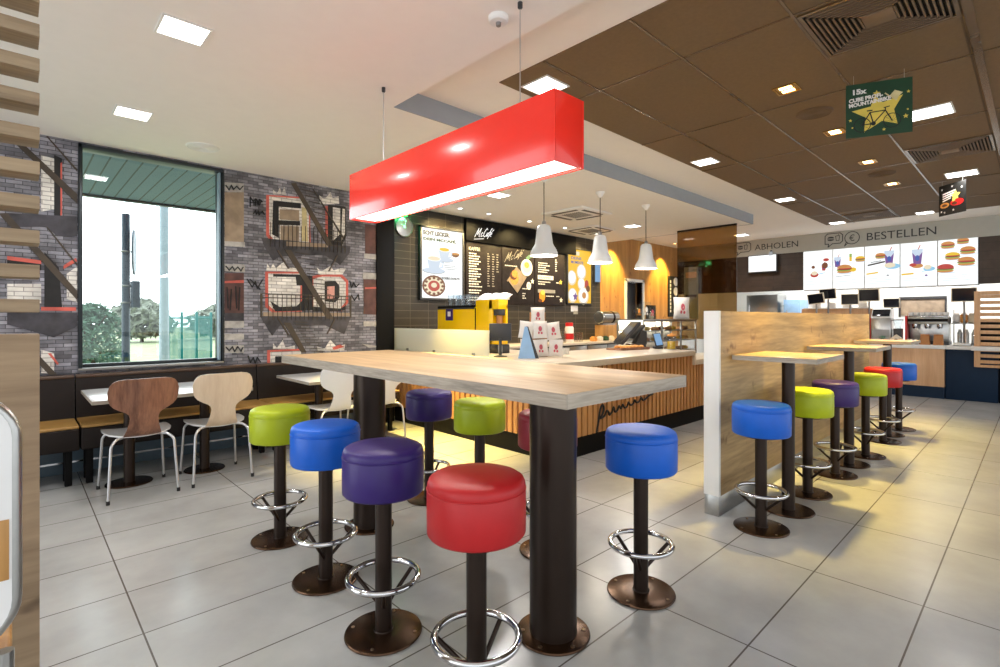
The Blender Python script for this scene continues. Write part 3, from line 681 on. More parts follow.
# ================================================================== HIGH TABLE AND STOOLS
t = root('high_table', 'long high table with grey oak edge and two thick round legs under the red lamp', 'table', (1.615, 2.15, 0))
c = MB(); c.box(-.385, -1.15, 1.030, .385, 1.15, 1.066, 'oak', b=.0015)
top = c.build('tabletop', t)
c = MB()
c.box(-.387, -1.152, 1.018, -.380, 1.152, 1.0645, 'oak_edge'); c.box(.380, -1.152, 1.018, .387, 1.152, 1.0645, 'oak_edge')
c.box(-.38, -1.152, 1.018, .38, -1.145, 1.0645, 'oak_edge_x'); c.box(-.38, 1.145, 1.018, .38, 1.152, 1.0645, 'oak_edge_x'); c.box(-.38, -1.145, 1.018, .38, 1.145, 1.03, 'oak_edge')
c.build('edge_band', top)
for y in (-.767, .74):
    lg = MB(); lg.cyl(0, y, .012, 1.018, .097, 'bronze', 48); lgo = lg.build('leg', t)
    b = MB(); b.lathe([(.150, 0), (.152, .004), (.150, .010), (.146, .012)], 'bronze_base', (0, y, 0), 48); bp = b.build('base_plate', lgo)
    for k in range(6):
        a = k * PI / 3 + .3; q = MB(); q.lathe([(.009, .012), (.009, .0145), (.005, .0165)], 'bolt', (.127 * math.cos(a), y + .127 * math.sin(a), 0), 10); q.build('bolt', bp)

def make_stool(label, x, y, rz):
    r = root('bar_stool', label, 'stool', (x, y, 0), rz, 'round vinyl bar stools')
    R = .165
    s_ = MB(); s_.lathe([(R - .03, .582), (R - .006, .584), (R, .592), (R + .001, .66), (R + .0005, .732), (R - .0008, .735), (R, .738), (R - .001, .752), (R - .006, .765), (R - .018, .773), (R - .07, .777), (0, .779)], 'v_red', n=56)
    so = s_.build('seat', r, sharp=60)
    p = MB(); p.ring((0, 0, .735), R + .0005, .0022, 'v_red', 56, 8); p.build('seam', so)
    p = MB(); p.cyl(0, 0, .567, .577, .10, 'bronze'); p.build('seat_plate', so)
    MB().cyl(0, 0, .010, .569, .034, 'bronze', 32).build('pole', r)
    b = MB(); b.lathe([(.156, 0), (.158, .004), (.156, .009), (.151, .011), (.04, .012)], 'bronze_base', n=56); bo = b.build('base_plate', r)
    w = MB(); w.ring((0, 0, .014), .036, .004, 'bronze', 32, 8); w.build('weld_collar', bo)
    for k in range(4):
        a = k * PI / 2 + .5; q = MB(); q.lathe([(.007, .011), (.007, .0135), (.003, .015)], 'bolt', (.132 * math.cos(a), .132 * math.sin(a), 0), 10); q.build('bolt', bo)
    g = MB(); g.ring((0, 0, .232), .142, .0125, 'chrome', 64, 14); go = g.build('foot_ring', r)
    for k in range(3):
        a = k * 2 * PI / 3 - .2; ca, sa = math.cos(a), math.sin(a)
        q = MB(); q.rod((.028 * ca, .028 * sa, .120), (.140 * ca, .140 * sa, .225), .0085, 'bronze', 10); q.build('strut', r)
    return r
ST = [  # x, y, rotation, colour, label
 (1.125, 1.30, .4, 'v_red', 'red round bar stool nearest the camera, left side of the long high table'),
 (1.11, 1.87, .2, 'v_purple', 'purple round bar stool in front, between the red and the nearer blue stool'),
 (1.125, 2.445, 0, 'v_blue', 'blue round bar stool left of the long high table, between purple and lime green ones'),
 (1.137, 3.08, .1, 'v_green', 'lime green round bar stool at the far left end of the long high table'),
 (2.17, 3.03, .6, 'v_purple', 'purple round bar stool beneath the far side of the long high table, near the chairs'),
 (2.165, 2.47, .3, 'v_green', 'lime green round bar stool behind the red one, across the long high table'),
 (2.165, 1.895, 0, 'v_maroon', 'dark red round bar stool mostly hidden behind the thick front table leg'),
 (2.157, 1.302, -.4, 'v_blue', 'bright blue round bar stool standing alone right of the thick front table leg'),
 (3.355, 1.187, .5, 'v_blue', 'blue round bar stool at the near end of the wooden partition'),
 (4.27, 1.184, .3, 'v_green', 'lime green round bar stool second in the row along the wooden partition'),
 (4.95, 1.17, .1, 'v_purple', 'purple round bar stool third in the row along the wooden partition'),
 (5.83, 1.13, -.2, 'v_green', 'lime green round bar stool behind the purple one along the wooden partition'),
 (6.66, 1.14, 0, 'v_red', 'red round bar stool last but one in the row along the partition'),
 (7.52, 1.135, .3, 'v_blue', 'blue round bar stool farthest in the row, before the order counter'),
]
first = None
for x, y, rz, m, lab in ST:
    if first is None: first = make_stool(lab, x, y, rz)
    else: dup(first, (x, y, 0), rz, lab, mats={'seat': m, 'seam': m})

def small_table(label, x, y, w=.61, d=.50):
    r = root('bar_table', label, 'table', (x, y, 0), group='small high tables along the partition')
    c = MB(); c.box(-w / 2, -d / 2, 1.022, w / 2, d / 2, 1.052, 'oakx', b=.0015); tp = c.build('tabletop', r)
    e = MB()
    e.box(-w / 2 - .001, -d / 2 - .002, 1.0205, w / 2 + .001, -d / 2 + .003, 1.0508, 'oak_edge_x'); e.box(-w / 2 - .002, -d / 2, 1.0205, -w / 2 + .003, d / 2, 1.0508, 'oak_edge')
    e.box(w / 2 - .003, -d / 2, 1.0205, w / 2 + .002, d / 2, 1.0508, 'oak_edge'); e.build('edge_band', tp)
    MB().cyl(0, 0, .01, 1.012, .04, 'bronze').build('pole', r)
    b = MB(); b.lathe([(.156, 0), (.158, .004), (.154, .010), (.05, .011)], 'bronze_base', n=48); bo = b.build('base_plate', r)
    MB().box(-.16, -.16, 1.010, .16, .16, 1.0215, 'bronze').build('mounting_plate', r)
    return r
a = small_table('nearest small high table fixed in front of the wooden partition', 3.80, 1.17)
dup(a, (5.40, 1.17, 0), label='middle small high table in front of the wooden partition')
dup(a, (7.07, 1.17, 0), label='farthest small high table at the end of the wooden partition')

r = root('partition', 'chest high rustic wood partition with a white end and a metal plinth', 'partition', (3.34, 1.49, 0))
MB().box(.02, -.05, .13, 4.28, .05, 1.345, 'rustic', b=.002).build('panel', r)
MB().box(-.004, -.052, .13, .02, .052, 1.347, 'white', b=.002).build('end_panel', r)
MB().box(-.002, -.048, 0, 4.28, .048, .13, 'steel', b=.002).build('plinth', r)

# ================================================================== RED BOX LAMP AND PENDANTS
r = root('box_lamp', 'long red box lamp hanging over the high table, glowing white underneath', 'lamp', (1.745, 2.306, 0))
hw, hl, z0, z1 = .1005, .906, 1.964, 2.267
c = MB(); th = .010
c.box(-hw, -hl, z0, -hw + th, hl, z1, 'redlac', b=.0015); c.box(hw - th, -hl, z0, hw, hl, z1, 'redlac', b=.0015)
c.box(-hw + th, -hl, z0, hw - th, -hl + th, z1, 'redlac', b=.0015); c.box(-hw + th, hl - th, z0, hw - th, hl, z1, 'redlac', b=.0015); c.box(-hw + th, -hl + th, z1 - .008, hw - th, hl - th, z1, 'redlac')
c.build('housing', r)
MB().box(-hw + th, -hl + th, z0 + .012, hw - th, hl - th, z0 + .018, 'boxdiff').build('diffuser', r)
for y in (-.606, .634):
    w = MB(); w.rod((0, y, z1), (0, y, 2.795), .0028, 'wire', 8); wo = w.build('suspension_wire', r)
    h = MB(); h.lathe([(.012, 2.8), (.012, 2.775), (.006, 2.768)], 'dkgrey', (0, y, 0), 16); h.build('ceiling_hook', wo)
l = bpy.data.lights.new('box_lamp_light', 'AREA'); l.shape = 'RECTANGLE'; l.size = 2 * hw - .03; l.size_y = 2 * hl - .05; l.energy = 16; l.color = (1, .95, .86)
lo = bpy.data.objects.new('box_lamp_light', l); COL.objects.link(lo); lo.parent = r; lo.location = (0, 0, z0 + .008)

def pendant(label, x, y):
    r = root('pendant_lamp', label, 'lamp', (x, y, 0), group='white bell pendant lamps over the cafe counter')
    zb = 1.955
    pr = [(.145, 0), (.1455, .014), (.142, .034), (.134, .058), (.121, .082), (.106, .105), (.095, .128), (.089, .165), (.083, .215), (.076, .272), (.068, .308), (.052, .325), (.022, .332)]
    ins = [(.018, .326), (.048, .319), (.063, .303), (.072, .268), (.078, .212), (.085, .163), (.091, .126), (.102, .102), (.117, .079), (.130, .056), (.138, .033), (.1415, .012), (.145, 0)]
    s_ = MB(); s_.lathe(pr, 'shade', (0, 0, zb), 48, close=False); s_.lathe(ins, 'shade', (0, 0, zb), 48, close=False); so = s_.build('lamp_shade', r)
    b = MB(); b.lathe([(0, .05), (.03, .052), (.052, .075), (.058, .10), (.045, .135), (.025, .165), (.02, .2), (.02, .26)], 'bulb', (0, 0, zb), 28); b.build('bulb', r)
    k = MB(); k.lathe([(.022, .330), (.02, .36), (.008, .375)], 'metalgrey', (0, 0, zb), 20); k.build('cable_grip', so)
    MB().rod((0, 0, zb + .35), (0, 0, 2.76), .005, 'cable', 8).build('cable', r)
    k = MB(); k.lathe([(.055, 2.8), (.054, 2.79), (.02, 2.735), (.008, 2.73)], 'white', n=28); k.build('ceiling_rose', r)
    l = bpy.data.lights.new('pendant_light', 'POINT'); l.energy = 16; l.color = (1, .88, .70); l.shadow_soft_size = .05
    lo = bpy.data.objects.new('pendant_light', l); COL.objects.link(lo); lo.parent = r; lo.location = (0, 0, zb - .01)
    return r
pendant('left one of three white bell pendant lamps, in front of the black menu board', 4.056, 3.6)
pendant('middle one of three white bell pendant lamps, beside the yellow poster', 5.06, 3.6)
pendant('right one of three white bell pendant lamps, in front of the wood wall', 6.09, 3.6)

# ================================================================== LOW TABLES, CHAIRS, BENCH
def low_table(label, x0, x1):
    xc = (x0 + x1) / 2; w = (x1 - x0) / 2
    r = root('dining_table', label, 'table', (xc, 4.95, 0), group='low tables at the bench')
    c = MB(); c.box(-w, -.40, .692, w, .40, .716, 'whitelam', b=.002); tp = c.build('tabletop', r)
    e = MB(); e.box(-w - .001, -.402, .69, w + .001, -.396, .7145, 'oak_edge_x'); e.box(-w - .002, -.4, .69, -w + .004, .4, .7145, 'oak_edge'); e.box(w - .004, -.4, .69, w + .002, .4, .7145, 'oak_edge'); e.build('edge_band', tp)
    for s_ in (-1, 1):
        x = s_ * (w - .265)
        p = MB(); p.cyl(x, 0, .012, .69, .038, 'bronze'); po = p.build('pedestal', r)
        b = MB(); b.lathe([(.155, 0), (.157, .004), (.152, .010), (.045, .012)], 'bronze_base', (x, 0, 0), 40); b.build('base_plate', po)
    return r
low_table('long white topped low table in front of the window, behind the brown chair', .395, 1.455)
low_table('white topped low table half hidden behind the yellow green stool', 1.94, 3.06)

def make_chair(label, x, y, back, rz=0):
    r = root('dining_chair', label, 'chair', (x, y, 0), rz, 'shell chairs at the low tables')
    # backrest: rows of (z, half width, y)
    rows = [(.432, .118, -.158), (.455, .114, -.190), (.49, .102, -.212), (.54, .090, -.226), (.58, .086, -.236), (.605, .092, -.242), (.625, .112, -.247), (.645, .150, -.251), (.665, .180, -.255), (.69, .200, -.260), (.73, .213, -.266), (.78, .215, -.272), (.82, .205, -.276), (.845, .188, -.279), (.858, .165, -.281), (.866, .12, -.282)]
    vs = []; fs = []; n = 14; N = len(rows)
    for side in (0, 1):
        for z, w, y in rows:
            for i in range(n + 1):
                u = -1 + 2 * i / n
                vs.append((w * u, y + .030 * (abs(w * u) / .2) ** 2 + (.011 if side else 0), z))
    for side in (0, 1):
        o = side * N * (n + 1)
        for j in range(N - 1):
            for i in range(n):
                a = o + j * (n + 1) + i; fs.append((a, a + 1, a + n + 2, a + n + 1))
    o = N * (n + 1)
    loop = [i for i in range(n + 1)] + [j * (n + 1) + n for j in range(1, N)] + [(N - 1) * (n + 1) + i for i in range(n - 1, -1, -1)] + [j * (n + 1) for j in range(N - 2, 0, -1)]
    for a, b in zip(loop, loop[1:] + loop[:1]): fs.append((a, b, b + o, a + o))
    m = MB(); m.add(vs, fs, back); m.build('backrest', r, sharp=50)
    rows = [(-.165, .118, .4305), (-.14, .150, .434), (-.10, .185, .438), (-.04, .205, .443), (.06, .212, .443), (.14, .208, .443), (.19, .198, .438), (.215, .178, .428), (.225, .15, .418)]
    vs = []; fs = []; N = len(rows)
    for side in (0, 1):
        for y, w, z in rows:
            for i in range(n + 1):
                u = -1 + 2 * i / n; vs.append((w * u, y, z + .010 * u * u + (.011 if side else 0)))
    for side in (0, 1):
        o = side * N * (n + 1)
        for j in range(N - 1):
            for i in range(n): a = o + j * (n + 1) + i; fs.append((a, a + 1, a + n + 2, a + n + 1))
    o = N * (n + 1)
    loop = [i for i in range(n + 1)] + [j * (n + 1) + n for j in range(1, N)] + [(N - 1) * (n + 1) + i for i in range(n - 1, -1, -1)] + [j * (n + 1) for j in range(N - 2, 0, -1)]
    for a, b in zip(loop, loop[1:] + loop[:1]): fs.append((a, b, b + o, a + o))
    m = MB(); m.add(vs, fs, 'whitelam'); m.build('seat', r, sharp=50)  # walnut chair: window reflection put into the white seat colour
    for sx in (-1, 1):
        for sy in (-1, 1):
            p0 = Vector((sx * .06, sy * .09, .437)); p1 = Vector((sx * .150, sy * .165, .434)); p2 = Vector((sx * .186, sy * .195, .415)); p3 = Vector((sx * .192, sy * .204, .38)); p4 = Vector((sx * .212, sy * .234, .012))
            pts = [p0, p1 * .6 + p0 * .4, p1]
            for k in range(1, 6): t_ = k / 6; pts.append(p1 * (1 - t_) ** 2 + p2 * 2 * t_ * (1 - t_) + p3 * t_ ** 2)
            pts += [p3, (p3 + p4) / 2, p4]
            q = MB(); q.tube(pts, .0095, 'legmetal', 12); lo = q.build('leg', r)
            f = MB(); f.cyl(sx * .2127, sy * .235, 0, .028, .0118, 'rubber', 14); f.build('foot_cap', lo)
    m = MB(); m.ring((0, 0, .434), .085, .008, 'legmetal', 28, 8); m.build('under_frame', r)
    return r
ch = make_chair('walnut brown backed shell chair at the window table, leftmost', .68, 4.69, 'walnut', .02)
make_chair('pale birch backed shell chair beside the brown one', 1.212, 4.69, 'birch', -.02)
make_chair('white shell chair behind the blue stool, left of the far table leg', 2.215, 4.69, 'whitelam', 0)
make_chair('white shell chair mostly hidden behind the far leg of the high table', 2.69, 4.69, 'whitelam', .03)

seams = [-1.06, .369, 1.802, 3.222]
bl = ['leftmost section of the dark leather bench, beside the slatted screen', 'middle section of the dark leather bench under the window', 'right section of the dark leather bench, against the black pillar']
for i in range(3):
    x0, x1 = seams[i] + .004, seams[i + 1] - .004
    r = root('bench', bl[i], 'bench', ((x0 + x1) / 2, 5.3, 0), group='sections of the leather wall bench'); w = (x1 - x0) / 2
    MB().box(-w, -.242, .285, w, .28, .452, 'leather', b=.012, seg=3).build('base', r)
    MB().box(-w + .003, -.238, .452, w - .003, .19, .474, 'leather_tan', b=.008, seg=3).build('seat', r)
    c = MB(); c.prism([(.185, .43), (.295, .43), (.295, .80), (.235, .80)], -w, w, 'leather', lambda u, v, t_: (t_, u, v)); bo = c.build('backrest', r)
    c = MB(); c.box(-w, .228, .797, w, .297, .826, 'leather_mid', b=.010, seg=3); c.build('top_roll', bo)
    for s_ in (-1, 1):
        for yy in (.06, -.12):
            q = MB(); q.box(s_ * (w - .06) - .022, yy - .022, 0, s_ * (w - .06) + .022, yy + .022, .29, 'black', b=.003); q.build('leg', r)

# ================================================================== SLATTED SCREEN AND CHAIR AT THE LEFT EDGE
r = root('slatted_screen', 'tall greyed oak screen with horizontal slats over a solid panel, left edge', 'screen', (.052, 1.98, 0))
MB().box(-1.6, -.05, 0, 0, .05, 1.255, 'panelwood', b=.002).build('panel', r)
for k in range(1, 16):
    z = 1.2555 + .0965 * k
    MB().box(-1.6, -.05, z - .036, 0, .05, z, 'slatwood', b=.0015).build('slat', r)
c = MB()
for x in (-.75, -1.5): c.box(x - .02, -.02, 1.255, x + .02, .02, 2.795, 'panelwood')
c.build('upright', r)

r = root('high_chair', 'chair with a rounded polished metal and wood backrest at the left picture edge', 'chair', (-.203, 1.37, 0), math.radians(0))
c = MB()
def rr(w, h, rad, n=8):
    out = []
    for cx, cy, a0 in ((w - rad, h - rad, 0), (-w + rad, h - rad, 90), (-w + rad, -h + rad, 180), (w - rad, -h + rad, 270)):
        for i in range(n + 1): a = math.radians(a0 + 90 * i / n); out.append((cx + rad * math.cos(a), cy + rad * math.sin(a)))
    return out
c.prism(rr(.20, .235, .08), -.012, .012, 'whitelam', lambda u, v, w: (u, w, .915 + v)); bk = c.build('backrest', r)  # window reflection on the glossy back is put into its white colour
c = MB(); c.tube([(u, 0, .915 + v) for u, v in rr(.203, .238, .085)], .012, 'steel', 12, True); c.build('rim', bk)
c = MB(); c.box(-.196, -.0145, .80, .196, -.0118, .915, 'honey', b=.0005); c.build('wood_band', bk)
MB().box(-.20, -.02, .585, .20, .38, .625, 'honey', b=.012, seg=3).build('seat', r)
for sx in (-1, 1):
    q = MB(); q.tube([(sx * .19, 0, .66), (sx * .19, .0, .58), (sx * .20, -.03, 0)], .014, 'steel', 10); q.build('leg', r)
    q = MB(); q.tube([(sx * .18, .36, .59), (sx * .20, .40, 0)], .014, 'steel', 10); q.build('leg', r)
c = MB(); c.rod((-.197, .388, .25), (.197, .388, .25), .012, 'steel'); c.build('foot_rest', r)

# ================================================================== HANGING POSTERS
def star(cx, cy, R, r0, rot=0, n=5): return [(cx + (R if i % 2 == 0 else r0) * math.cos(rot + PI / 2 + i * PI / n), cy + (R if i % 2 == 0 else r0) * math.sin(rot + PI / 2 + i * PI / n)) for i in range(2 * n)]
def hang(label, pl, pr, zt, h):
    v = Vector((pr[0] - pl[0], pr[1] - pl[1], 0)); w = v.length; v.normalize()
    n = Vector((0, 0, 1)).cross(v) * -1     # towards the room, camera side
    r = bpy.data.objects.new('hanging_poster', None); COL.objects.link(r)
    R = Matrix((v, Vector((0, 0, 1)), v.cross(Vector((0, 0, 1))))).transposed()
    r.matrix_world = Matrix.Translation((pl[0], pl[1], zt - h)) @ R.to_4x4()
    tag(r, label, 'poster', 'posters hanging from the brown ceiling')
    for x in (.12 * w, .88 * w):
        q = MB(); q.rod((x, h, -.002), (x, h + 2.944 - zt, -.002), .0012, 'wire', 6); q.build('thread', r)
    return r, w
r, w = hang('square green poster with a bicycle on a yellow star', (4.12, .91), (4.275, .573), 2.885, .362)
MB().box(0, 0, -.004, w, .362, 0, 'pgreen').build('board', r)
c = MB(); H = .362
c.prism([(w * .09, H * .50), (w * .38, H * .55), (w * .44, H * .74), (w * .56, H * .60), (w * .86, H * .70), (w * .73, H * .45), (w * .78, H * .18), (w * .55, H * .26), (w * .28, H * .08), (w * .30, H * .36)], 0, .001, 'pyellow')
for x, y, s_ in ((.07, .33, .03), (.10, .19, .02), (.58, .10, .03), (.90, .30, .045), (.93, .42, .02), (.94, .74, .03), (.47, .78, .06)): c.prism(star(x * w, y * H, s_ * w, s_ * w * .45), 0, .0014, 'pyellow')
c.build('star_print', r)
c = MB()
def wheel(cx, cy, R, mat, z=.0016):
    for i in range(28):
        a, b = 2 * PI * i / 28, 2 * PI * (i + 1) / 28; c.stroke([(cx + R * math.cos(a), cy + R * math.sin(a)), (cx + R * math.cos(b), cy + R * math.sin(b))], .005, 0, z, mat)
    for i in range(10): a = 2 * PI * i / 10; c.stroke([(cx, cy), (cx + R * math.cos(a), cy + R * math.sin(a))], .0012, 0, z, mat)
A_, B_ = (w * .25, H * .22), (w * .70, H * .25)
wheel(*A_, H * .13, 'pblack'); wheel(*B_, H * .13, 'pblack')
bb, st_, hd = (w * .42, H * .23), (w * .37, H * .44), (w * .60, H * .45)
for p, q in ((A_, bb), (bb, st_), (A_, st_), (st_, hd), (bb, hd), (hd, B_)): c.stroke([p, q], .007, 0, .0018, 'pblack')
c.stroke([(w * .33, H * .475), (w * .40, H * .475)], .008, 0, .0018, 'pblack'); c.stroke([(w * .58, H * .50), (w * .66, H * .515)], .006, 0, .0018, 'pblack'); c.stroke([hd, (w * .60, H * .5)], .006, 0, .0018, 'pblack')
c.disc(*bb, .014, .014, 0, .002, 'pblack')
c.build('bicycle_print', r)
c = MB(); c.text('15x', w * .11, H * .80, H * .10, 'paper_w', w=w * .21, bold=.045, rot=.03, t1=.002); c.text('CUBE PROFI-', w * .05, H * .655, H * .075, 'paper_w', w=w * .52, bold=.04, rot=.10, t1=.0022); c.text('MOUNTAINBIKE', w * .05, H * .565, H * .075, 'paper_w', w=w * .64, bold=.04, rot=.10, t1=.0024)
c.build('lettering', r)
c = MB(); c.prism([(w * .66, H * .70), (w * .76, H * .60), (w * .80, H * .68), (w * .86, H * .74), (w * .74, H * .80)], 0, .0014, 'mpale'); c.stroke([(w * .60, H * .76), (w * .66, H * .70)], .008, 0, .0014, 'mpale'); c.build('splash_print', r)

r, w = hang('small black poster with a burger picture hanging far back', (8.14, .84), (7.90, .58), 2.89, .365)
c = MB(); c.box(0, 0, -.004, w, .365, 0, 'pblack'); H = .365
for k in range(4): c.stroke([(w * .16, H * (.70 - .075 * k)), (w * (.62 - .06 * k), H * (.76 - .075 * k))], .014, 0, .001, 'paper_w')
c.disc(w * .22, H * .33, w * .17, H * .09, 0, .001, 'pastry'); c.prism(star(w * .62, H * .58, w * .2, w * .1), 0, .001, 'pyellow')
c.disc(w * .68, H * .36, w * .25, H * .11, 0, .0015, 'red'); c.disc(w * .60, H * .33, w * .1, H * .05, 0, .002, 'choc'); c.disc(w * .22, H * .33, w * .1, H * .04, 0, .002, 'choc'); c.prism([(w * .5, H * .4), (w * .62, H * .42), (w * .66, H * .62), (w * .56, H * .6)], 0, .0022, 'pyellow')
for x, y in ((.1, .14), (.22, .10), (.55, .13), (.12, .86), (.5, .9), (.85, .8)): c.prism(star(x * w, y * H, w * .04, w * .018), 0, .001, 'paper_w')
c.build('board', r)

# ================================================================== CAFE COUNTER
r = root('cafe_counter', 'cafe counter with vertical honey wood slats, black plinth and cream worktop', 'counter', (3.5, 2.95, 0))
c = MB()   # L shape: front arm along X, left arm along Y ; local origin at the front left corner
c.box(-.03, -.03, .838, 2.60, 1.0, .90, 'worktop', b=.004); c.box(-.03, 1.0, .838, 1.1, 2.75, .90, 'worktop', b=.004)
c.build('worktop', r)
c = MB(); c.box(.02, .02, .19, 2.57, .98, .838, 'slat_back'); c.box(.02, .98, .19, 1.08, 2.72, .838, 'slat_back'); c.box(2.57, .02, .19, 5.0, .5, .72, 'slat_back'); c.build('carcass', r)
c = MB(); x = .0
while x < 4.95:
    wv = .046 + .018 * ((int(x * 97) * 7) % 3) / 2; c.box(x, 0, .19, x + wv, .021, .838 if x < 2.55 else .72, 'slat_honey'); x += wv + .024
c.build('slat_front', r)
c = MB(); y = .03
while y < 2.7:
    wv = .046 + .018 * ((int(y * 97) * 7) % 3) / 2; c.box(0, y, .19, .021, y + wv, .838, 'slat_honey'); y += wv + .024
c.build('slat_side', r)
c = MB(); c.box(.03, .03, 0, 5.0, .5, .19, 'black'); c.box(.03, .5, 0, 1.05, 2.72, .19, 'black'); c.build('plinth', r)
c = MB(); c.box(2.6, -.03, .72, 5.0, .52, .785, 'worktop', b=.004); c.box(2.57, -.03, .72, 2.60, .98, .838, 'worktop'); c.build('lower_worktop', r)
c = MB()   # flowing handwriting on the slats
import itertools
hx = [(0, -.10), (.03, .02), (.06, .16), (.10, .19), (.11, .12), (.06, .05), (.12, .06), (.16, .11), (.19, .08), (.20, .05), (.24, .07), (.27, .12), (.29, .06), (.33, .07), (.36, .11), (.39, .07), (.42, .11), (.45, .065), (.49, .07), (.52, .11), (.55, .07), (.60, .075), (.63, .11), (.66, .075), (.71, .075), (.75, .11), (.78, .07), (.84, .08), (.90, .10), (.98, .105)]
pts = [(.58 + u * 1.08, -.004, .275 + v * .85 + .10 * u) for u, v in hx]
sm = []
for i in range(len(pts) - 1):
    p0, p1, p2, p3 = [Vector(pts[max(0, min(len(pts) - 1, i + k))]) for k in (-1, 0, 1, 2)]
    for k in range(5):
        t_ = k / 5; sm.append(.5 * ((2 * p1) + (-p0 + p2) * t_ + (2 * p0 - 5 * p1 + 4 * p2 - p3) * t_ ** 2 + (-p0 + 3 * p1 - 3 * p2 + p3) * t_ ** 3))
c.tube(sm, .011, 'pblack', 6); c.build('handwriting', r)

r = root('glass_screen', 'frosted glass screen standing on the cafe counter in front of the yellow machine', 'screen', (3.53, 4.82, .90))
MB().box(-.005, -.94, .0, .005, 1.03, .272, 'frost', b=.001).build('pane', r)
c = MB()
for y in (-.7, 0, .55): c.box(-.015, y - .02, 0, .015, y + .02, .03, 'steel', b=.002)
c.build('clamp', r)

r = root('coffee_machine', 'bright yellow coffee machine on the cafe counter', 'coffee machine', (4.18, 4.65, .90))
c = MB(); c.box(-.23, -.06, 0, .25, .68, .525, 'yellow', b=.008); c.build('body', r)
c = MB(); c.box(-.236, -.05, .525, .25, .67, .552, 'black', b=.003); c.box(-.238, -.05, .508, -.228, .67, .527, 'dkgrey'); c.build('lid', r)
c = MB(); c.box(-.236, -.072, .02, -.225, -.062, .52, 'black'); c.build('side_trim', r)
c = MB(); c.box(-.23, -.36, .10, -.08, -.07, .61, 'yellow', b=.006); c.box(-.23, -.46, .50, -.08, -.30, .61, 'yellow', b=.006); c.box(-.23, -.46, .10, -.08, -.30, .30, 'yellow', b=.006); c.box(-.11, -.46, .25, -.08, -.30, .55, 'yellow', b=.006); c.build('dispenser_head', r)
c = MB(); c.box(-.215, -.45, .43, -.115, -.365, .50, 'dkgrey', b=.003); c.build('niche', r)
c = MB(); c.lathe([(.03, 0), (.036, .12), (.0, .12)], 'kraft', (-.165, -.41, .305), 16); c.build('spout', r)
c = MB(); c.box(-.24, -.48, 0, -.07, -.065, .10, 'dkgrey', b=.005); c.build('drip_tray', r)
c = MB(); c.box(-.2365, .36, .37, -.2295, .50, .515, 'v_purple', b=.001); c.box(-.2375, .40, .42, -.2362, .46, .48, 'paper_w'); c.build('sticker', r)

for i in range(8):   # glasses on top of the machine
    x, y = 4.02 + .13 * (i // 4), 4.80 + .115 * (i % 4)
    o = MB().lathe([(.034, 0), (.040, .135), (.0375, .135), (.032, .006), (0, .006)], 'clear', n=24, close=False).build('drinking_glass', loc=(x, y, 1.4525))
    tag(o, 'clear drinking glass standing in the %s row on the yellow machine' % ('front' if i < 4 else 'rear'), 'glass', 'glasses on the yellow machine')
def bag(name, label, cat, loc, w, h, d, mat, print_mat=None, rz=0, ry=0, rx=0, group=None, seed=0):
    rnd = random.Random(seed); vs = []; fs = []; n, k = 12, 12
    for side in (1, -1):
        for j in range(k + 1):
            v = j / k
            for i in range(n + 1):
                u = -1 + 2 * i / n; e = max(0, (1 - abs(u) ** 3)) * max(0, math.sin(PI * v)) ** .55
                vs.append((u * w / 2 * (1 - .08 * math.sin(PI * v)), -side * (d / 2 * e + .0008 + .004 * e * rnd.uniform(-1, 1)), v * h))
    for s_ in (0, 1):
        o = s_ * (n + 1) * (k + 1)
        for j in range(k):
            for i in range(n): a = o + j * (n + 1) + i; fs.append((a, a + 1, a + n + 2, a + n + 1))
    rt = root(name, label, cat, loc, group=group); rt.rotation_euler = (rx, ry, rz)
    m = MB(); m.add(vs, fs, mat); m.build('pouch', rt, sharp=80)
    if print_mat:
        m = MB()
        for (cu, cv, ru, rv) in ((0, .55, .24, .16), (.18, .30, .14, .07), (-.2, .32, .12, .08)):
            q = []
            for a in range(14):
                uu = cu + ru * math.cos(a * PI / 7); vv = cv + rv * math.sin(a * PI / 7)
                e = max(0, 1 - abs(uu * 1.0) ** 3) * max(0, math.sin(PI * vv)) ** .55; q.append((uu * w / 2, -(d / 2 * e + .006), vv * h))
            m.add(q, [tuple(range(14))], print_mat)
        m.build('printed_label', rt, sharp=0)
    return rt
for i, (y, lab) in enumerate(((4.62, 'right'), (4.42, 'middle'), (4.26, 'left'))):
    bag('paper_bag', 'white wrapped packet lying on top of the yellow machine, %s one of three' % ('left', 'middle', 'right')[i], 'packet', (4.05, y, 1.515), .15, .20, .09, 'paper_w', None, rz=-PI / 2 + .2 * i, rx=-1.25, group='packets on the yellow machine', seed=i)

r = root('customer_display', 'small black screen on a stand on the cafe counter, before the yellow machine', 'display', (3.63, 3.82, .90), math.radians(136))
c = MB(); c.box(-.115, -.02, .165, .115, .008, .345, 'dkgrey', b=.006); c.build('screen', r); c = MB(); c.box(-.10, -.024, .18, .10, -.0195, .335, 'screen_off'); c.build('display_panel', r)
MB().rod((0, .004, .01), (0, .004, .19), .016, 'dkgrey').build('pole', r); c = MB(); c.lathe([(.07, 0), (.07, .008), (.02, .02)], 'dkgrey', n=28); c.build('base', r)
c = MB(); c.box(-.02, -.03, .03, .02, -.012, .12, 'steel', b=.003); c.build('card_reader', r)
r = root('counter_sign', 'light blue wedge shaped stand-up sign on the cafe counter', 'sign', (3.70, 3.50, .90), math.radians(-44))
c = MB(); c.prism([(-.095, 0), (.075, 0), (-.005, .315), (-.03, .315)], -.03, .0, 'lightblue', lambda u, v, w: (u, w, v)); c.build('panel', r)
c = MB(); c.prism([(.075, 0), (.11, 0), (.005, .315), (-.005, .315)], -.028, .002, 'dkgrey', lambda u, v, w: (u, w, v)); c.build('edge', r)

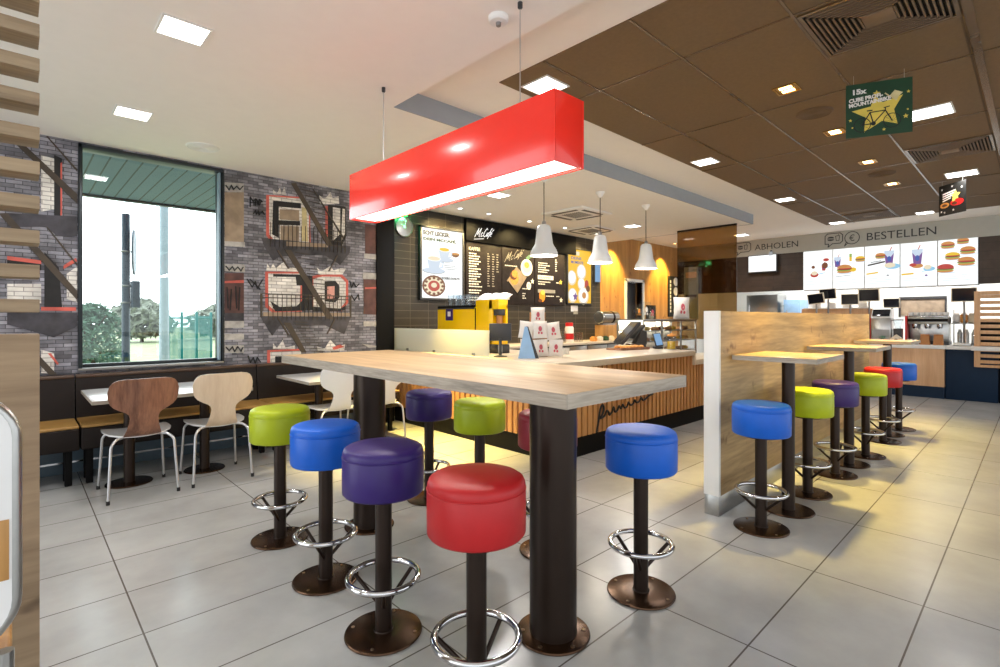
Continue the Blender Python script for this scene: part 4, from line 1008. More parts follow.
r = root('display_stand', 'cardboard stand for snack bags on the cafe counter', 'stand', (3.98, 3.62, .90), math.radians(-44))
c = MB(); c.box(-.10, -.06, 0, .10, .08, .30, 'kraft', b=.002); c.box(-.08, .01, .30, .08, .08, .46, 'kraft', b=.002); c.build('carton', r)
q = Vector((math.cos(math.radians(-44)), math.sin(math.radians(-44)), 0)); nn = Vector((-q.y, q.x, 0)) * -1
bp = [(0, .335, -.035, 'top centre', 0), (-.135, .19, -.115, 'upper left', .3), (.02, .19, -.118, 'middle', -.1), (.165, .18, -.10, 'upper right', -.35), (-.125, .004, -.115, 'lower left', .2), (.03, .004, -.12, 'lower middle', -.15), (.175, .004, -.11, 'lower right', .1)]
for i, (u, z, f, nm, tl) in enumerate(bp):
    p = Vector((3.98, 3.62, .90)) + q * u - Vector((-q.y, q.x, 0)) * (-f) 
    b = bag('snack_bag', 'white and pink snack bag, %s one on the cardboard stand' % nm, 'snack bag', (p.x, p.y, p.z + z + .002), .15, .175, .06, 'paper_w', 'paper_pink', rz=math.radians(-44), rx=-.08, ry=tl * .4, group='snack bags on the counter stand', seed=30 + i)
for i in range(5):
    x, y = 4.13 + .075 * i, 3.56 + .01 * i
    o = MB().lathe([(.026, 0), (.034, .066), (.0325, .066), (.025, .004), (0, .004)], 'white', n=20, close=False).build('paper_cup', loc=(x, y, .90)); tag(o, 'small white cup in the row on the cafe counter beside the snack bags', 'cup', 'white cups in a row on the counter')
r = root('serving_board', 'dark wooden serving board with baked pieces on the cafe counter', 'board', (5.66, 3.60, .90), math.radians(-10))
c = MB(); c.box(-.26, -.13, 0, .26, .13, .018, 'walnut', b=.005); c.build('board', r); c = MB(); c.box(-.26, -.13, .018, .26, -.115, .032, 'walnut', b=.003); c.build('lip', r)
rnd = random.Random(4)
for i in range(12):
    a, b = i % 6, i // 6; o = MB(); o.lathe([(.0, 0), (.034, .002), (.038, .014), (.030, .030), (.012, .038), (0, .039)], 'pastry', n=16)
    o = o.build('pastry', loc=(5.50 + .062 * a, 3.60 + .09 * (b - .5) - .012 * a + .01, .9185), rot=(0, 0, rnd.random())); tag(o, 'small baked piece on the dark serving board', 'pastry', 'baked pieces on the serving board')

r = root('cash_register', 'dark cash register with a tilted screen at the right end of the cafe counter', 'cash register', (6.02, 3.72, .90), math.radians(-38))
c = MB(); c.box(-.10, -.09, 0, .12, .10, .06, 'dkgrey', b=.006); c.build('base', r)
c = MB(); c.prism([(-.02, .05), (.13, .05), (.13, .22), (.06, .24)], -.08, .09, 'dkgrey', lambda u, v, w: (u, w, v)); c.build('printer', r)
c = MB(); c.T = Matrix.Translation((-.10, .02, .20)) @ Matrix.Rotation(math.radians(42), 4, 'Y'); c.box(-.025, -.16, -.19, .02, .16, .19, 'dkgrey', b=.008); c.T = None; sc = c.build('screen', r)
c = MB(); c.T = Matrix.Translation((-.10, .02, .20)) @ Matrix.Rotation(math.radians(42), 4, 'Y'); c.box(-.028, -.145, -.17, -.0245, .145, .17, 'screen_off'); c.T = None; c.build('display_panel', sc)
c = MB(); c.T = Matrix.Translation((.03, .02, .22)) @ Matrix.Rotation(math.radians(42), 4, 'Y'); c.box(-.01, -.11, -.12, .012, .11, .12, 'dkgrey', b=.006); c.T = None; c.build('rear_screen', r)
c = MB(); c.box(.131, -.05, .10, .134, .06, .17, 'black'); c.build('paper_slot', r)
r = root('card_terminal', 'card terminal with a pale blue lit screen at the right end of the cafe counter', 'card terminal', (6.08, 3.42, .90), math.radians(-40))
c = MB(); c.box(-.05, -.05, 0, .05, .06, .03, 'dkgrey', b=.004); c.build('base', r)
c = MB(); c.T = Matrix.Translation((0, 0, .115)) @ Matrix.Rotation(math.radians(-20), 4, 'X') @ Matrix.Rotation(math.radians(-8), 4, 'Y'); c.box(-.052, -.012, -.09, .052, .012, .09, 'dkgrey', b=.006); k = c.build('housing', r)
c2 = MB(); c2.T = c.T; c2.box(-.042, -.0145, -.075, .042, -.0115, .08, 'scr_blue'); c2.build('display_panel', k)
o = root('pastry_jar', 'clear jar with yellow filling at the right end of the cafe counter', 'jar', (6.02, 3.20, .905))
MB().lathe([(.055, 0), (.058, .15), (.05, .165), (.048, .165), (.054, .148), (.052, .004), (0, .004)], 'clear', n=28, close=False).build('glass_body', o); MB().lathe([(.0, .006), (.049, .006), (.050, .10), (0, .105)], 'e_fill', n=24).build('filling', o); MB().lathe([(.053, .166), (.053, .185), (.02, .19), (.012, .205), (0, .206)], 'pastry', n=24, close=False).build('lid', o)

# pastry case
r = root('pastry_case', 'glass pastry display case with metal frame behind the right end of the counter', 'display case', (7.40, 4.15, 0))
hx_, hy = .83, .24
MB().box(-hx_, -hy, 0, hx_, hy, .66, 'cream', b=.004).build('cabinet', r)
c = MB()
for x in (-hx_ + .02, -.3, .3, hx_ - .02):
    for y in (-hy + .02, hy - .02): c.box(x - .012, y - .012, .66, x + .012, y + .012, 1.262, 'steel', b=.002)
for y in (-hy + .02, hy - .02): c.box(-hx_ + .02, y - .01, .655, hx_ - .02, y + .01, .675, 'steel'); c.box(-hx_ + .02, y - .01, 1.245, hx_ - .02, y + .01, 1.262, 'steel')
for x in (-hx_ + .02, hx_ - .02): c.box(x - .01, -hy + .02, .655, x + .01, hy - .02, .675, 'steel')
c.build('frame', r)
for i, z in enumerate((.78, .94, 1.10)):
    MB().box(-hx_ + .01, -hy + .01, z, hx_ - .01, hy - .01, z + .012, 'steel').build('shelf', r)
MB().box(-hx_, -hy, 1.262, hx_, hy, 1.282, 'steel', b=.003).build('top', r)
for z in (1.258, 1.096, .936):
    MB().box(-hx_ + .04, hy - .05, z - .006, hx_ - .04, hy - .03, z, 'lamp_w').build('light_strip', r)
l = bpy.data.lights.new('case_light', 'AREA'); l.shape = 'RECTANGLE'; l.size = 1.5; l.size_y = .04; l.energy = 14; l.color = (1, .92, .78)
lo = bpy.data.objects.new('case_light', l); COL.objects.link(lo); lo.parent = r; lo.location = (0, hy - .04, 1.248)
MB().box(-hx_ + .03, -hy + .001, .68, hx_ - .03, -hy + .006, 1.26, 'clear').build('front_pane', r)
MB().box(-hx_ + .03, hy - .006, .68, hx_ - .03, hy - .001, 1.26, 'cream').build('rear_panel', r)
rnd = random.Random(9)
for i, z in enumerate((.793, .953, 1.113)):
    for k in range(8):
        x = 7.40 - .70 + .2 * k; mt = ('pastry', 'choc', 'kraft', 'e_fill')[(k + i) % 4]
        o = MB().lathe([(.0, .0), (.055, .002), (.066, .022), (.055, .046), (.022, .055), (.016, .046), (0, .046)], mt, n=20).build('bun', loc=(x, 4.05 + .03 * (k % 2), z), rot=(0, 0, rnd.random()))
        tag(o, '%s baked bun on the %s shelf of the pastry case' % ({'pastry': 'golden', 'choc': 'dark brown', 'kraft': 'light brown', 'e_fill': 'yellow'}[mt], ('lower', 'middle', 'upper')[i]), 'bun', 'buns in the pastry case')
for i, (x, w, h, lab, mt) in enumerate(((6.72, .16, .22, 'left of the group', 'pastry'), (6.92, .17, .26, 'second from the left', 'paper_w'), (7.10, .15, .20, 'third from the left', 'paper_pink'))):
    bag('treat_bag', 'clear topped treat bag on the pastry case, %s' % lab, 'bag', (x, 4.1, 1.284), w, h, .10, 'clear', mt, rz=-.75, group='treat bags on the pastry case', seed=50 + i)
bag('bread_bag', 'large white bag with a pink print on top of the pastry case', 'bag', (8.05, 4.1, 1.284), .27, .36, .14, 'paper_w', 'paper_pink', rz=-.75, seed=60)

# back counter and things on it
r = root('back_counter', 'low back counter with a cream top along the dark tiled wall', 'counter', (6.5, 5.58, 0))
MB().box(-1.85, -.29, .08, 1.75, .28, .85, 'dkgrey').build('carcass', r); MB().box(-1.87, -.31, .85, 1.76, .29, .89, 'worktop', b=.004).build('worktop', r)
c = MB()
for i in range(6):
    x = -1.83 + .595 * i; MB().box(x + .01, -.302, .12, x + .585, -.291, .83, 'steel', b=.003).build('door', r)
r = root('red_jar', 'red lidded jar with a white label on the back counter', 'jar', (6.78, 5.45, .892), .3)
c = MB(); c.lathe([(.07, 0), (.075, .02), (.075, .24), (.06, .27)], 'paper_w', n=28); c.build('body', r); c = MB(); c.lathe([(.064, .27), (.064, .325), (.05, .33)], 'red', n=28); c.build('lid', r); c = MB(); c.lathe([(.0758, .05), (.0758, .15)], 'red', n=28, close=False); c.build('label_band', r)
for i, (x, s_) in enumerate(((6.55, .12), (7.03, .10))):
    r = root('wire_rack', 'small wire rack on the back counter, %s of the red jar' % ('left', 'right')[i], 'rack', (x, 5.45, .892), .4 * i, 'wire racks on the back counter')
    c = MB()
    for k in range(5):
        y = -.06 + .03 * k; c.tube([(-s_ / 2, y, 0), (-s_ / 2, y, s_ * 1.6), (s_ / 2, y, s_ * 1.6), (s_ / 2, y, 0)], .004, 'chrome', 8)
    c.rod((-s_ / 2, -.06, .01), (-s_ / 2, .06, .01), .004, 'chrome', 8); c.rod((s_ / 2, -.06, .01), (s_ / 2, .06, .01), .004, 'chrome', 8); c.build('wire_frame', r)
for i, (x, mt, nm) in enumerate(((7.42, 'pastry', 'golden'), (7.60, 'cream', 'cream coloured'), (7.78, 'pgreen', 'dark green'), (7.95, 'cream', 'pale'))):
    o = MB(); o.box(-.05, -.05, 0, .05, .05, .07, mt, b=.012); o.box(-.03, -.03, .07, .03, .03, .085, mt, b=.006); o = o.build('container', loc=(x, 5.42, .892)); tag(o, '%s small container on the back counter below the wood wall' % (nm if i < 3 else 'pale cream rightmost'), 'container', 'containers on the back counter')
r = root('boiler', 'shiny steel horizontal cylinder machine at the end of the back counter', 'machine', (8.02, 5.55, .892))
c = MB(); c.T = Matrix.Translation((0, 0, .42)) @ Matrix.Rotation(PI / 2, 4, 'Y'); c.lathe([(.10, -.26), (.115, -.25), (.115, .25), (.10, .26)], 'steel', n=32); c.T = None; c.build('tank', r)
c = MB(); c.T = Matrix.Translation((0.08, 0, .42)) @ Matrix.Rotation(PI / 2, 4, 'Y'); c.lathe([(.118, -.03), (.118, .03)], 'bronze', n=32); c.T = None; c.build('band', r)
c = MB(); c.box(-.22, -.12, 0, .22, .12, .28, 'honey', b=.006); c.box(-.2, -.05, .28, .2, .05, .33, 'steel'); c.build('base', r)

# ================================================================== CAFE WALL BOARDS
def burger(c, u, v, s, top='e_bun'):
    s *= 1.22
    c.disc(u, v - .22 * s, .52 * s, .12 * s, 0, .0015, 'e_bun'); c.disc(u, v - .08 * s, .56 * s, .10 * s, 0, .0018, 'e_lettuce'); c.disc(u, v - .02 * s, .52 * s, .09 * s, 0, .0021, 'e_brown'); c.disc(u + .05 * s, v + .03 * s, .5 * s, .06 * s, 0, .0023, 'e_red')
    c.disc(u, v + .06 * s, .52 * s, .30 * s, 0, .0026, top, a0=0, a1=PI); c.disc(u + .1 * s, v - .36 * s, .6 * s, .04 * s, 0, .0012, 'e_cup')
def mug(c, u, v, s, liquid='e_yellow'):
    c.disc(u, v - .42 * s, .75 * s, .16 * s, 0, .0012, 'e_grey'); c.disc(u, v - .40 * s, .73 * s, .15 * s, 0, .0015, 'e_cup'); c.prism([(u - .46 * s, v + .25 * s), (u - .30 * s, v - .40 * s), (u + .30 * s, v - .40 * s), (u + .46 * s, v + .25 * s)], 0, .002, 'e_cup')
    c.disc(u, v + .25 * s, .47 * s, .15 * s, 0, .0024, 'e_white'); c.disc(u, v + .25 * s, .40 * s, .11 * s, 0, .0028, liquid); c.stroke([(u + .42 * s, v + .1 * s), (u + .62 * s, v + .05 * s), (u + .56 * s, v - .2 * s), (u + .34 * s, v - .25 * s)], .07 * s, 0, .0019, 'e_cup')
def drink(c, u, v, s, mat='e_purple'):
    s *= 1.12
    c.prism([(u - .30 * s, v + .5 * s), (u - .20 * s, v - .5 * s), (u + .20 * s, v - .5 * s), (u + .30 * s, v + .5 * s)], 0, .0015, 'e_cup'); c.prism([(u - .28 * s, v + .3 * s), (u, v - .1 * s), (u + .28 * s, v + .3 * s), (u + .2 * s, v - .5 * s), (u - .2 * s, v - .5 * s)], 0, .002, mat); c.disc(u, v - .1 * s, .12 * s, .2 * s, 0, .0024, 'e_blue'); c.stroke([(u + .05 * s, v + .5 * s), (u + .15 * s, v + .75 * s)], .05 * s, 0, .002, 'e_red')

r = root('light_box_poster', 'tall lit white poster with coffee cups on the dark tiled wall', 'poster', (4.03, 5.88, 1.55), face='-Y')
Wp, Hp = .78, 1.03
c = MB()
for b in ((0, 0, .03, Hp), (Wp - .03, 0, Wp, Hp), (0, 0, Wp, .03), (0, Hp - .03, Wp, Hp)): c.box(b[0], b[1], 0, b[2], b[3], .05, 'dkgrey', b=.003)
c.build('frame', r); MB().box(.03, .03, .0, Wp - .03, Hp - .03, .035, 'scr_white').build('lit_panel', r)
c = MB(); c.T = Matrix.Translation((0, 0, .0352))
c.text('ECHT LECKER.', .06, Hp - .125, .06, 'e_black', w=.46, bold=.05, t1=.001); c.text('DEIN MCCAFÉ.', .06, Hp - .20, .048, 'e_green', w=.58, bold=.05, t1=.001)
c.text('LECKERE DONUTS', .36, .30, .034, 'e_black', w=.34, bold=.05, t1=.001)
for k in range(3): c.stroke([(.42, .50 - .025 * k), (.62 + .03 * (k % 2), .50 - .025 * k)], .008, 0, .001, 'e_grey')
c.build('lettering', r)
c = MB(); c.T = Matrix.Translation((0, 0, .0352)); mug(c, .42, .67, .22, 'e_yellow'); mug(c, .24, .52, .26, 'e_cream'); c.disc(.62, .68, .075, .05, 0, .0012, 'e_brown', a0=PI, a1=2 * PI); c.disc(.62, .68, .075, .015, 0, .0016, 'e_bun')
c.disc(.24, .20, .20, .15, 0, .001, 'e_brown'); c.disc(.24, .20, .17, .125, 0, .0014, 'e_cream'); c.disc(.24, .20, .10, .075, 0, .0018, 'e_red'); c.disc(.24, .21, .05, .035, 0, .0022, 'e_cream')
for k in range(12): a = k * PI / 6; c.disc(.24 + .15 * math.cos(a), .20 + .11 * math.sin(a), .025, .018, 0, .002, 'e_brown', n=10)
c.build('picture', r)
def script(c, u, v, w, h, t, mat, t0, t1, slope=0):      # handwritten cafe name
    L_ = [[(0, 0), (.08, 1), (.12, .25), (.24, 1), (.24, .08), (.30, .0)], [(.44, .42), (.39, .5), (.34, .25), (.38, .02), (.46, .12)], [(.66, .85), (.59, 1), (.51, .6), (.51, .15), (.57, 0), (.66, .12)],
          [(.77, .42), (.70, .45), (.67, .12), (.72, .04), (.78, .45), (.78, .08), (.82, .05)], [(.95, .95), (.89, .95), (.86, .6), (.85, .1), (.82, -.22)], [(.80, .5), (.93, .55)], [(.91, .22), (1.0, .32), (.98, .48), (.92, .42), (.91, .1), (1.0, .04)], [(.98, .64), (1.04, .82)]]
    for k, q in enumerate(L_):
        c.stroke([(u + (a + .18 * b) * w / 1.1, v + b * h + slope * a * w) for a, b in q], t, t0, t1 + .0001 * k, mat)
def menu_panel(label, x0, x1, z0=1.515, z1=2.43):
    r = root('menu_board', label, 'menu board', (x0, 5.88, z0), face='-Y', group='black cafe menu boards'); r.location.y = 5.879; w, h = x1 - x0, z1 - z0
    return r, w, h
def lines(c, u, v, n, lens, mat='chalk', hh=.016, gap=.038):
    for k in range(n):
        L_ = lens[k % len(lens)]; xx = u
        while xx < u + L_ - .02:      # word-like dashes
            dl = .03 + .02 * ((int(xx * 1000) * 7 + k * 3) % 4) / 3; c.box(xx, v - gap * k, 0, min(xx + dl, u + L_), v - gap * k + hh, .0312, mat); xx += dl + .010
r, w, h = menu_panel('left panel of the black cafe menu board, with white price lists', 4.863, 5.585)
c = MB(); c.box(0, 0, 0, w, h, .03, 'menu_black', b=.003); c.text('KAFFEE', .05, h - .115, .05, 'chalk', w=.22, t0=.02, t1=.0312)
lines(c, .05, h - .17, 14, (.15, .24, .20, .26, .22)); lines(c, .42, h - .15, 14, (.06, .06), 'chalk_dim'); lines(c, .52, h - .15, 14, (.05,), 'chalk_dim'); lines(c, .61, h - .15, 8, (.05,), 'chalk_dim'); lines(c, .05, h - .72, 2, (.26, .2)); lines(c, .05, h - .83, 2, (.3, .34)); c.build('board', r)
r, w, h = menu_panel('middle panel of the black cafe menu board, with pictures of a coffee and a muffin', 5.60, 6.35)
c = MB(); c.box(0, 0, 0, w, h, .03, 'menu_black', b=.003); script(c, .05, h - .24, .42, .15, .010, 'chalk_dim', .02, .0312, .28); lines(c, .06, h - .30, 1, (.28,)); lines(c, .06, .12, 2, (.10,)); lines(c, .46, .26, 1, (.2,)); lines(c, .46, .18, 3, (.08,)); c.build('board', r)
c = MB(); c.T = Matrix.Translation((0, 0, .0302)); c.prism([(.10, .38), (.34, .18), (.56, .46), (.32, .62)], 0, .001, 'mtan'); c.prism([(.12, .36), (.34, .16), (.56, .44), (.56, .46), (.34, .19), (.12, .39)], 0, .0013, 'black')
c.disc(.56, .62, .14, .14, 0, .0016, 'paper_w'); c.disc(.56, .63, .10, .10, 0, .002, 'cream'); c.disc(.56, .66, .06, .05, 0, .0024, 'pastry'); c.prism([(.54, .78), (.58, .74), (.68, .80), (.62, .84)], 0, .0015, 'leaf')
c.disc(.27, .42, .10, .10, 0, .002, 'pastry'); c.disc(.25, .47, .08, .07, 0, .0024, 'choc'); c.disc(.28, .50, .07, .06, 0, .0028, 'pastry'); c.disc(.61, .32, .055, .065, 0, .002, 'paper_w'); c.text('2', .595, .295, .05, 'pblack', t1=.003); c.prism(star(.70, .40, .05, .022), 0, .0015, 'chalk'); c.build('picture', r)
r, w, h = menu_panel('right panel of the black cafe menu board, with price lists and an orange cup', 6.365, 7.137)
c = MB(); c.box(0, 0, 0, w, h, .03, 'menu_black', b=.003); lines(c, .08, h - .20, 5, (.26, .30, .22, .28)); lines(c, .52, h - .12, 6, (.06,), 'chalk'); c.box(.07, h - .47, 0, .47, h - .40, .0305, 'chalk'); c.text('FRAPPÉS', .10, h - .458, .045, 'menu_black', w=.30, t0=.02, t1=.0312); lines(c, .08, h - .52, 2, (.32, .2)); c.box(.07, h - .70, 0, .52, h - .64, .0305, 'chalk_dim'); lines(c, .28, h - .76, 1, (.2,)); lines(c, .55, h - .52, 1, (.08,)); lines(c, .55, h - .76, 1, (.08,)); c.build('board', r)
c = MB(); c.T = Matrix.Translation((0, 0, .0302)); c.disc(.18, .16, .075, .10, 0, .001, 'e_orange'); c.disc(.20, .22, .05, .04, 0, .0014, 'pyellow'); c.disc(.13, .08, .05, .03, 0, .0016, 'choc'); c.prism(star(.67, .42, .05, .025), 0, .001, 'pyellow'); c.prism(star(.68, .10, .05, .025), 0, .001, 'cream'); c.build('picture', r)
r = root('header_board', 'black header board with a white handwritten cafe name above the menu', 'sign', (4.84, 5.879, 2.445), face='-Y')
MB().box(0, 0, 0, 2.6, .335, .06, 'black', b=.004).build('board', r)
c = MB(); script(c, .16, .07, .36, .135, .011, 'e_white', .05, .0615, .10); c.stroke([(.15, .035), (.34, .06)], .010, .05, .0615, 'e_white'); c.build('lettering', r)
r = root('light_box_poster', 'lit yellow poster with white cups right of the black menu board', 'poster', (7.205, 5.88, 1.55), face='-Y')
Wp, Hp = .74, 1.03; c = MB()
for b in ((0, 0, .025, Hp), (Wp - .025, 0, Wp, Hp), (0, 0, Wp, .025), (0, Hp - .025, Wp, Hp)): c.box(b[0], b[1], 0, b[2], b[3], .05, 'dkgrey', b=.003)
c.build('frame', r); MB().box(.025, .025, 0, Wp - .025, Hp - .025, .035, 'scr_yellow').build('lit_panel', r)
c = MB(); c.T = Matrix.Translation((0, 0, .0352)); c.text('DEINE', .12, .82, .05, 'e_blue', w=.30, bold=.02, t1=.001); c.text('MOMENTE', .12, .745, .05, 'e_blue', w=.36, bold=.02, t1=.001); c.box(.06, .90, 0, .36, .97, .0008, 'e_cream'); c.build('lettering', r)
c = MB(); c.T = Matrix.Translation((0, 0, .0352))
for u, v, s_ in ((.14, .48, .13), (.42, .60, .14), (.42, .38, .11), (.16, .16, .13), (.48, .16, .16)): c.disc(u, v, s_, s_ * 1.05, 0, .001, 'e_cream'); c.disc(u, v + .01, s_ * .82, s_ * .86, 0, .0016, 'e_white')
c.disc(.58, .38, .06, .08, 0, .002, 'e_red'); c.disc(.62, .30, .06, .06, 0, .0022, 'e_brown'); c.disc(.50, .17, .06, .06, 0, .0024, 'e_bun'); c.prism(star(.24, .14, .08, .04), 0, .0024, 'e_purple'); c.build('picture', r)
r = root('wall_notice', 'small white notice on the dark wall right below the yellow poster', 'notice', (7.36, 5.88, 1.42), face='-Y')
MB().box(0, 0, 0, .20, .11, .006, 'paper_w', b=.001).build('sheet', r); c = MB(); c.box(.07, -.05, 0, .20, .01, .008, 'chalk_dim', b=.001); c.build('lower_sheet', r)
r = root('wall_clock', 'round silver clock high on the dark tiled wall, left of the white poster', 'clock', (3.79, 5.88, 2.52), face='-Y')
MB().lathe([(.135, 0), (.137, .02), (.130, .034), (.124, .030)], 'steel', n=48, close=False).build('rim', r); MB().lathe([(.0, .0), (.126, .0), (.126, .022), (.0, .030)], 'steel', n=48, close=False).build('dial', r)
c = MB(); c.lathe([(.022, .025), (.022, .036), (0, .038)], 'paper_w', n=20); c.build('hub', r); c = MB(); c.stroke([(0, 0), (.02, .085)], .008, .03, .034, 'paper_w'); c.stroke([(0, 0), (-.05, .03)], .009, .03, .0345, 'paper_w'); c.build('hand', r)
r = root('added_green_sign', 'unseen green lit sign, added behind the red lamp to tint the dark tiled wall', 'sign', (3.50, 5.88, 2.66), face='-Y'); MB().box(.03, 0, 0, .33, .12, .05, 'green_sign', b=.004).build('lit_panel', r); c = MB(); c.box(.02, .12, 0, .34, .128, .055, 'white'); c.build('cover', r)  # added out of view as a body for the green glow
l = bpy.data.lights.new('added_green_light', 'AREA'); l.shape = 'RECTANGLE'; l.size = .3; l.size_y = .12; l.energy = 9; l.color = (.12, 1, .35)  # light added to tint the tiles around the clock green
lo = bpy.data.objects.new('added_green_light', l); COL.objects.link(lo); lo.location = (3.68, 5.81, 2.70); lo.rotation_euler = (math.radians(62), 0, 0)
r = root('blue_sign', 'narrow pale blue lit sign on the wall beside the middle pendant lamp', 'sign', (8.02, 5.88, 1.98), face='-Y'); MB().box(0, 0, 0, .19, .52, .05, 'dkgrey', b=.004).build('housing', r); MB().box(.012, .012, .05, .178, .508, .053, 'scr_blue').build('lit_panel', r)
r = root('plate_board', 'narrow black board with four white plates on it, beside the tinted glass', 'sign', (10.92, 5.90, 1.33), face='-Y'); MB().box(0, 0, 0, .46, .94, .03, 'pblack', b=.003).build('board', r)
for k in range(4):
    c = MB(); c.lathe([(.0, .034), (.06, .034), (.10, .045), (.098, .050), (.055, .040), (0, .040)], 'white', (.30, .14 + .225 * k, 0), 28, close=False); c.build('plate', r)
c = MB()
for k in range(9): c.box(.06, .10 + .085 * k, .03, .11, .16 + .085 * k, .0312, 'chalk')
c.build('lettering', r)
r = root('banner', 'pale blue grey hanging banner beside the black plate board', 'banner', (11.37, 5.72, 1.28), face='-X'); MB().box(0, 0, 0, .34, 1.2, .01, 'lightblue', b=.001).build('cloth', r); c = MB(); c.box(.04, .95, .01, .30, 1.08, .0112, 'paper_w'); c.box(.04, .5, .01, .30, .56, .0112, 'dkgrey'); c.build('lettering', r)
r = root('picture_frame', 'small dark framed picture on the wood wall above the treat bags', 'picture', (9.98, 5.90, 1.18), face='-Y'); MB().box(0, 0, 0, .36, .40, .03, 'black', b=.004).build('frame', r); c = MB(); c.disc(.18, .16, .11, .08, .03, .032, 'chalk_dim'); c.build('picture', r)
r = root('glass_divider', 'large brown tinted glass panel hanging at the end of the cafe ceiling', 'glass divider', (8.30, 3.80, 0)); MB().box(-.006, -.50, .95, .006, .50, 2.795, 'brownglass').build('pane', r)
c = MB(); c.box(-.012, -.50, 2.77, .012, .50, 2.80, 'bronze'); c.build('rail', r)
for k, (x, y) in enumerate(((4.42, 5.45), (4.95, 5.45), (5.79, 5.44), (6.64, 5.43), (7.5, 5.43))):
    r = root('downlight', 'tiny round ceiling downlight over the cafe menu, %s in the row' % ('first', 'second', 'third', 'fourth', 'fifth')[k], 'ceiling light', (x, y, 2.8), group='tiny downlights before the menu wall')
    MB().lathe([(.045, 0), (.045, -.006), (.03, -.006), (.03, .0)], 'white', n=28, close=False).build('ring', r); MB().lathe([(0, -.003), (.03, -.003)], 'lamp_w', n=24, close=False).build('lamp', r)
    l = bpy.data.lights.new('downlight_light', 'SPOT'); l.energy = 95; l.spot_size = math.radians(110); l.spot_blend = .7; l.color = (1, .76, .34); l.shadow_soft_size = .03; lo = bpy.data.objects.new('downlight_light', l); COL.objects.link(lo); lo.parent = r; lo.location = (0, 0, -.02); lo.rotation_euler = (math.radians(30), 0, 0)
for k, x in enumerate((8.66, 10.6)):
    r = root('downlight', 'small yellow wall washer light over the wood wall, %s one' % ('left', 'right')[k], 'ceiling light', (x, 5.55, 2.95), group='yellow wall washers over the wood wall')
    MB().lathe([(.05, 0), (.05, -.008), (.035, -.008), (.035, 0)], 'gold', n=28, close=False).build('ring', r); MB().lathe([(0, -.004), (.035, -.004)], 'lamp_y', n=24, close=False).build('lamp', r)
    l = bpy.data.lights.new('downlight_light', 'SPOT'); l.energy = 330; l.spot_size = math.radians(76); l.spot_blend = .7; l.color = (1, .66, .14); l.shadow_soft_size = .03; lo = bpy.data.objects.new('downlight_light', l); COL.objects.link(lo); lo.parent = r; lo.location = (0, 0, -.02); lo.rotation_euler = (math.radians(16), 0, 0)

# ================================================================== ORDER AREA
def icon_bubble(c, u0, v0, u1, v1, w=.014):
    p = [(u0, v0 + .06), (u0, v1 - .04), (u0 + .04, v1), (u1 - .04, v1), (u1, v1 - .04), (u1, v0 + .10), (u1 - .04, v0 + .06), (u0 + .12, v0 + .06), (u0 + .05, v0), (u0 + .06, v0 + .06), (u0, v0 + .06)]
    c.stroke(p, w, 0, .003, 'letter'); um, vm = (u0 + u1) / 2, (v0 + v1) / 2 + .03
    c.disc(um - .05, vm + .01, .055, .03, 0, .003, 'letter', a0=0, a1=PI); c.box(um - .105, vm - .012, 0, um + .005, vm - .002, .003, 'letter'); c.disc(um - .05, vm - .018, .055, .022, 0, .003, 'letter', a0=PI, a1=2 * PI)
    c.stroke([(um + .03, vm + .045), (um + .04, vm - .045), (um + .085, vm - .045), (um + .095, vm + .045), (um + .03, vm + .045)], .010, 0, .003, 'letter'); c.stroke([(um + .065, vm + .045), (um + .085, vm + .08)], .008, 0, .003, 'letter')
r = root('pickup_sign', 'dark lettering ABHOLEN with a speech bubble icon on the grey band', 'sign', (11.399, 4.60, 2.64), face='-X')
c = MB(); icon_bubble(c, .03, .02, .36, .28); c.build('icon', r); MB().text('ABHOLEN', .44, .092, .122, 'letter', w=.83).build('lettering', r)
r = root('order_sign', 'dark lettering BESTELLEN with speech bubble and euro icons on the grey band', 'sign', (11.399, 2.87, 2.66), face='-X')
c = MB(); icon_bubble(c, .01, .005, .30, .26); c.build('speech_icon', r)
c = MB(); pts = [(.45 + .115 * math.cos(a * PI / 16), .145 + .115 * math.sin(a * PI / 16)) for a in range(33)]; c.stroke(pts, .013, 0, .003, 'letter'); c.text('€', .405, .085, .12, 'letter', w=.085); c.stroke([(.38, .05), (.33, .0), (.36, .075)], .012, 0, .003, 'letter'); c.build('euro_icon', r)
MB().text('BESTELLEN', .68, .066, .138, 'letter', w=.98).build('lettering', r)

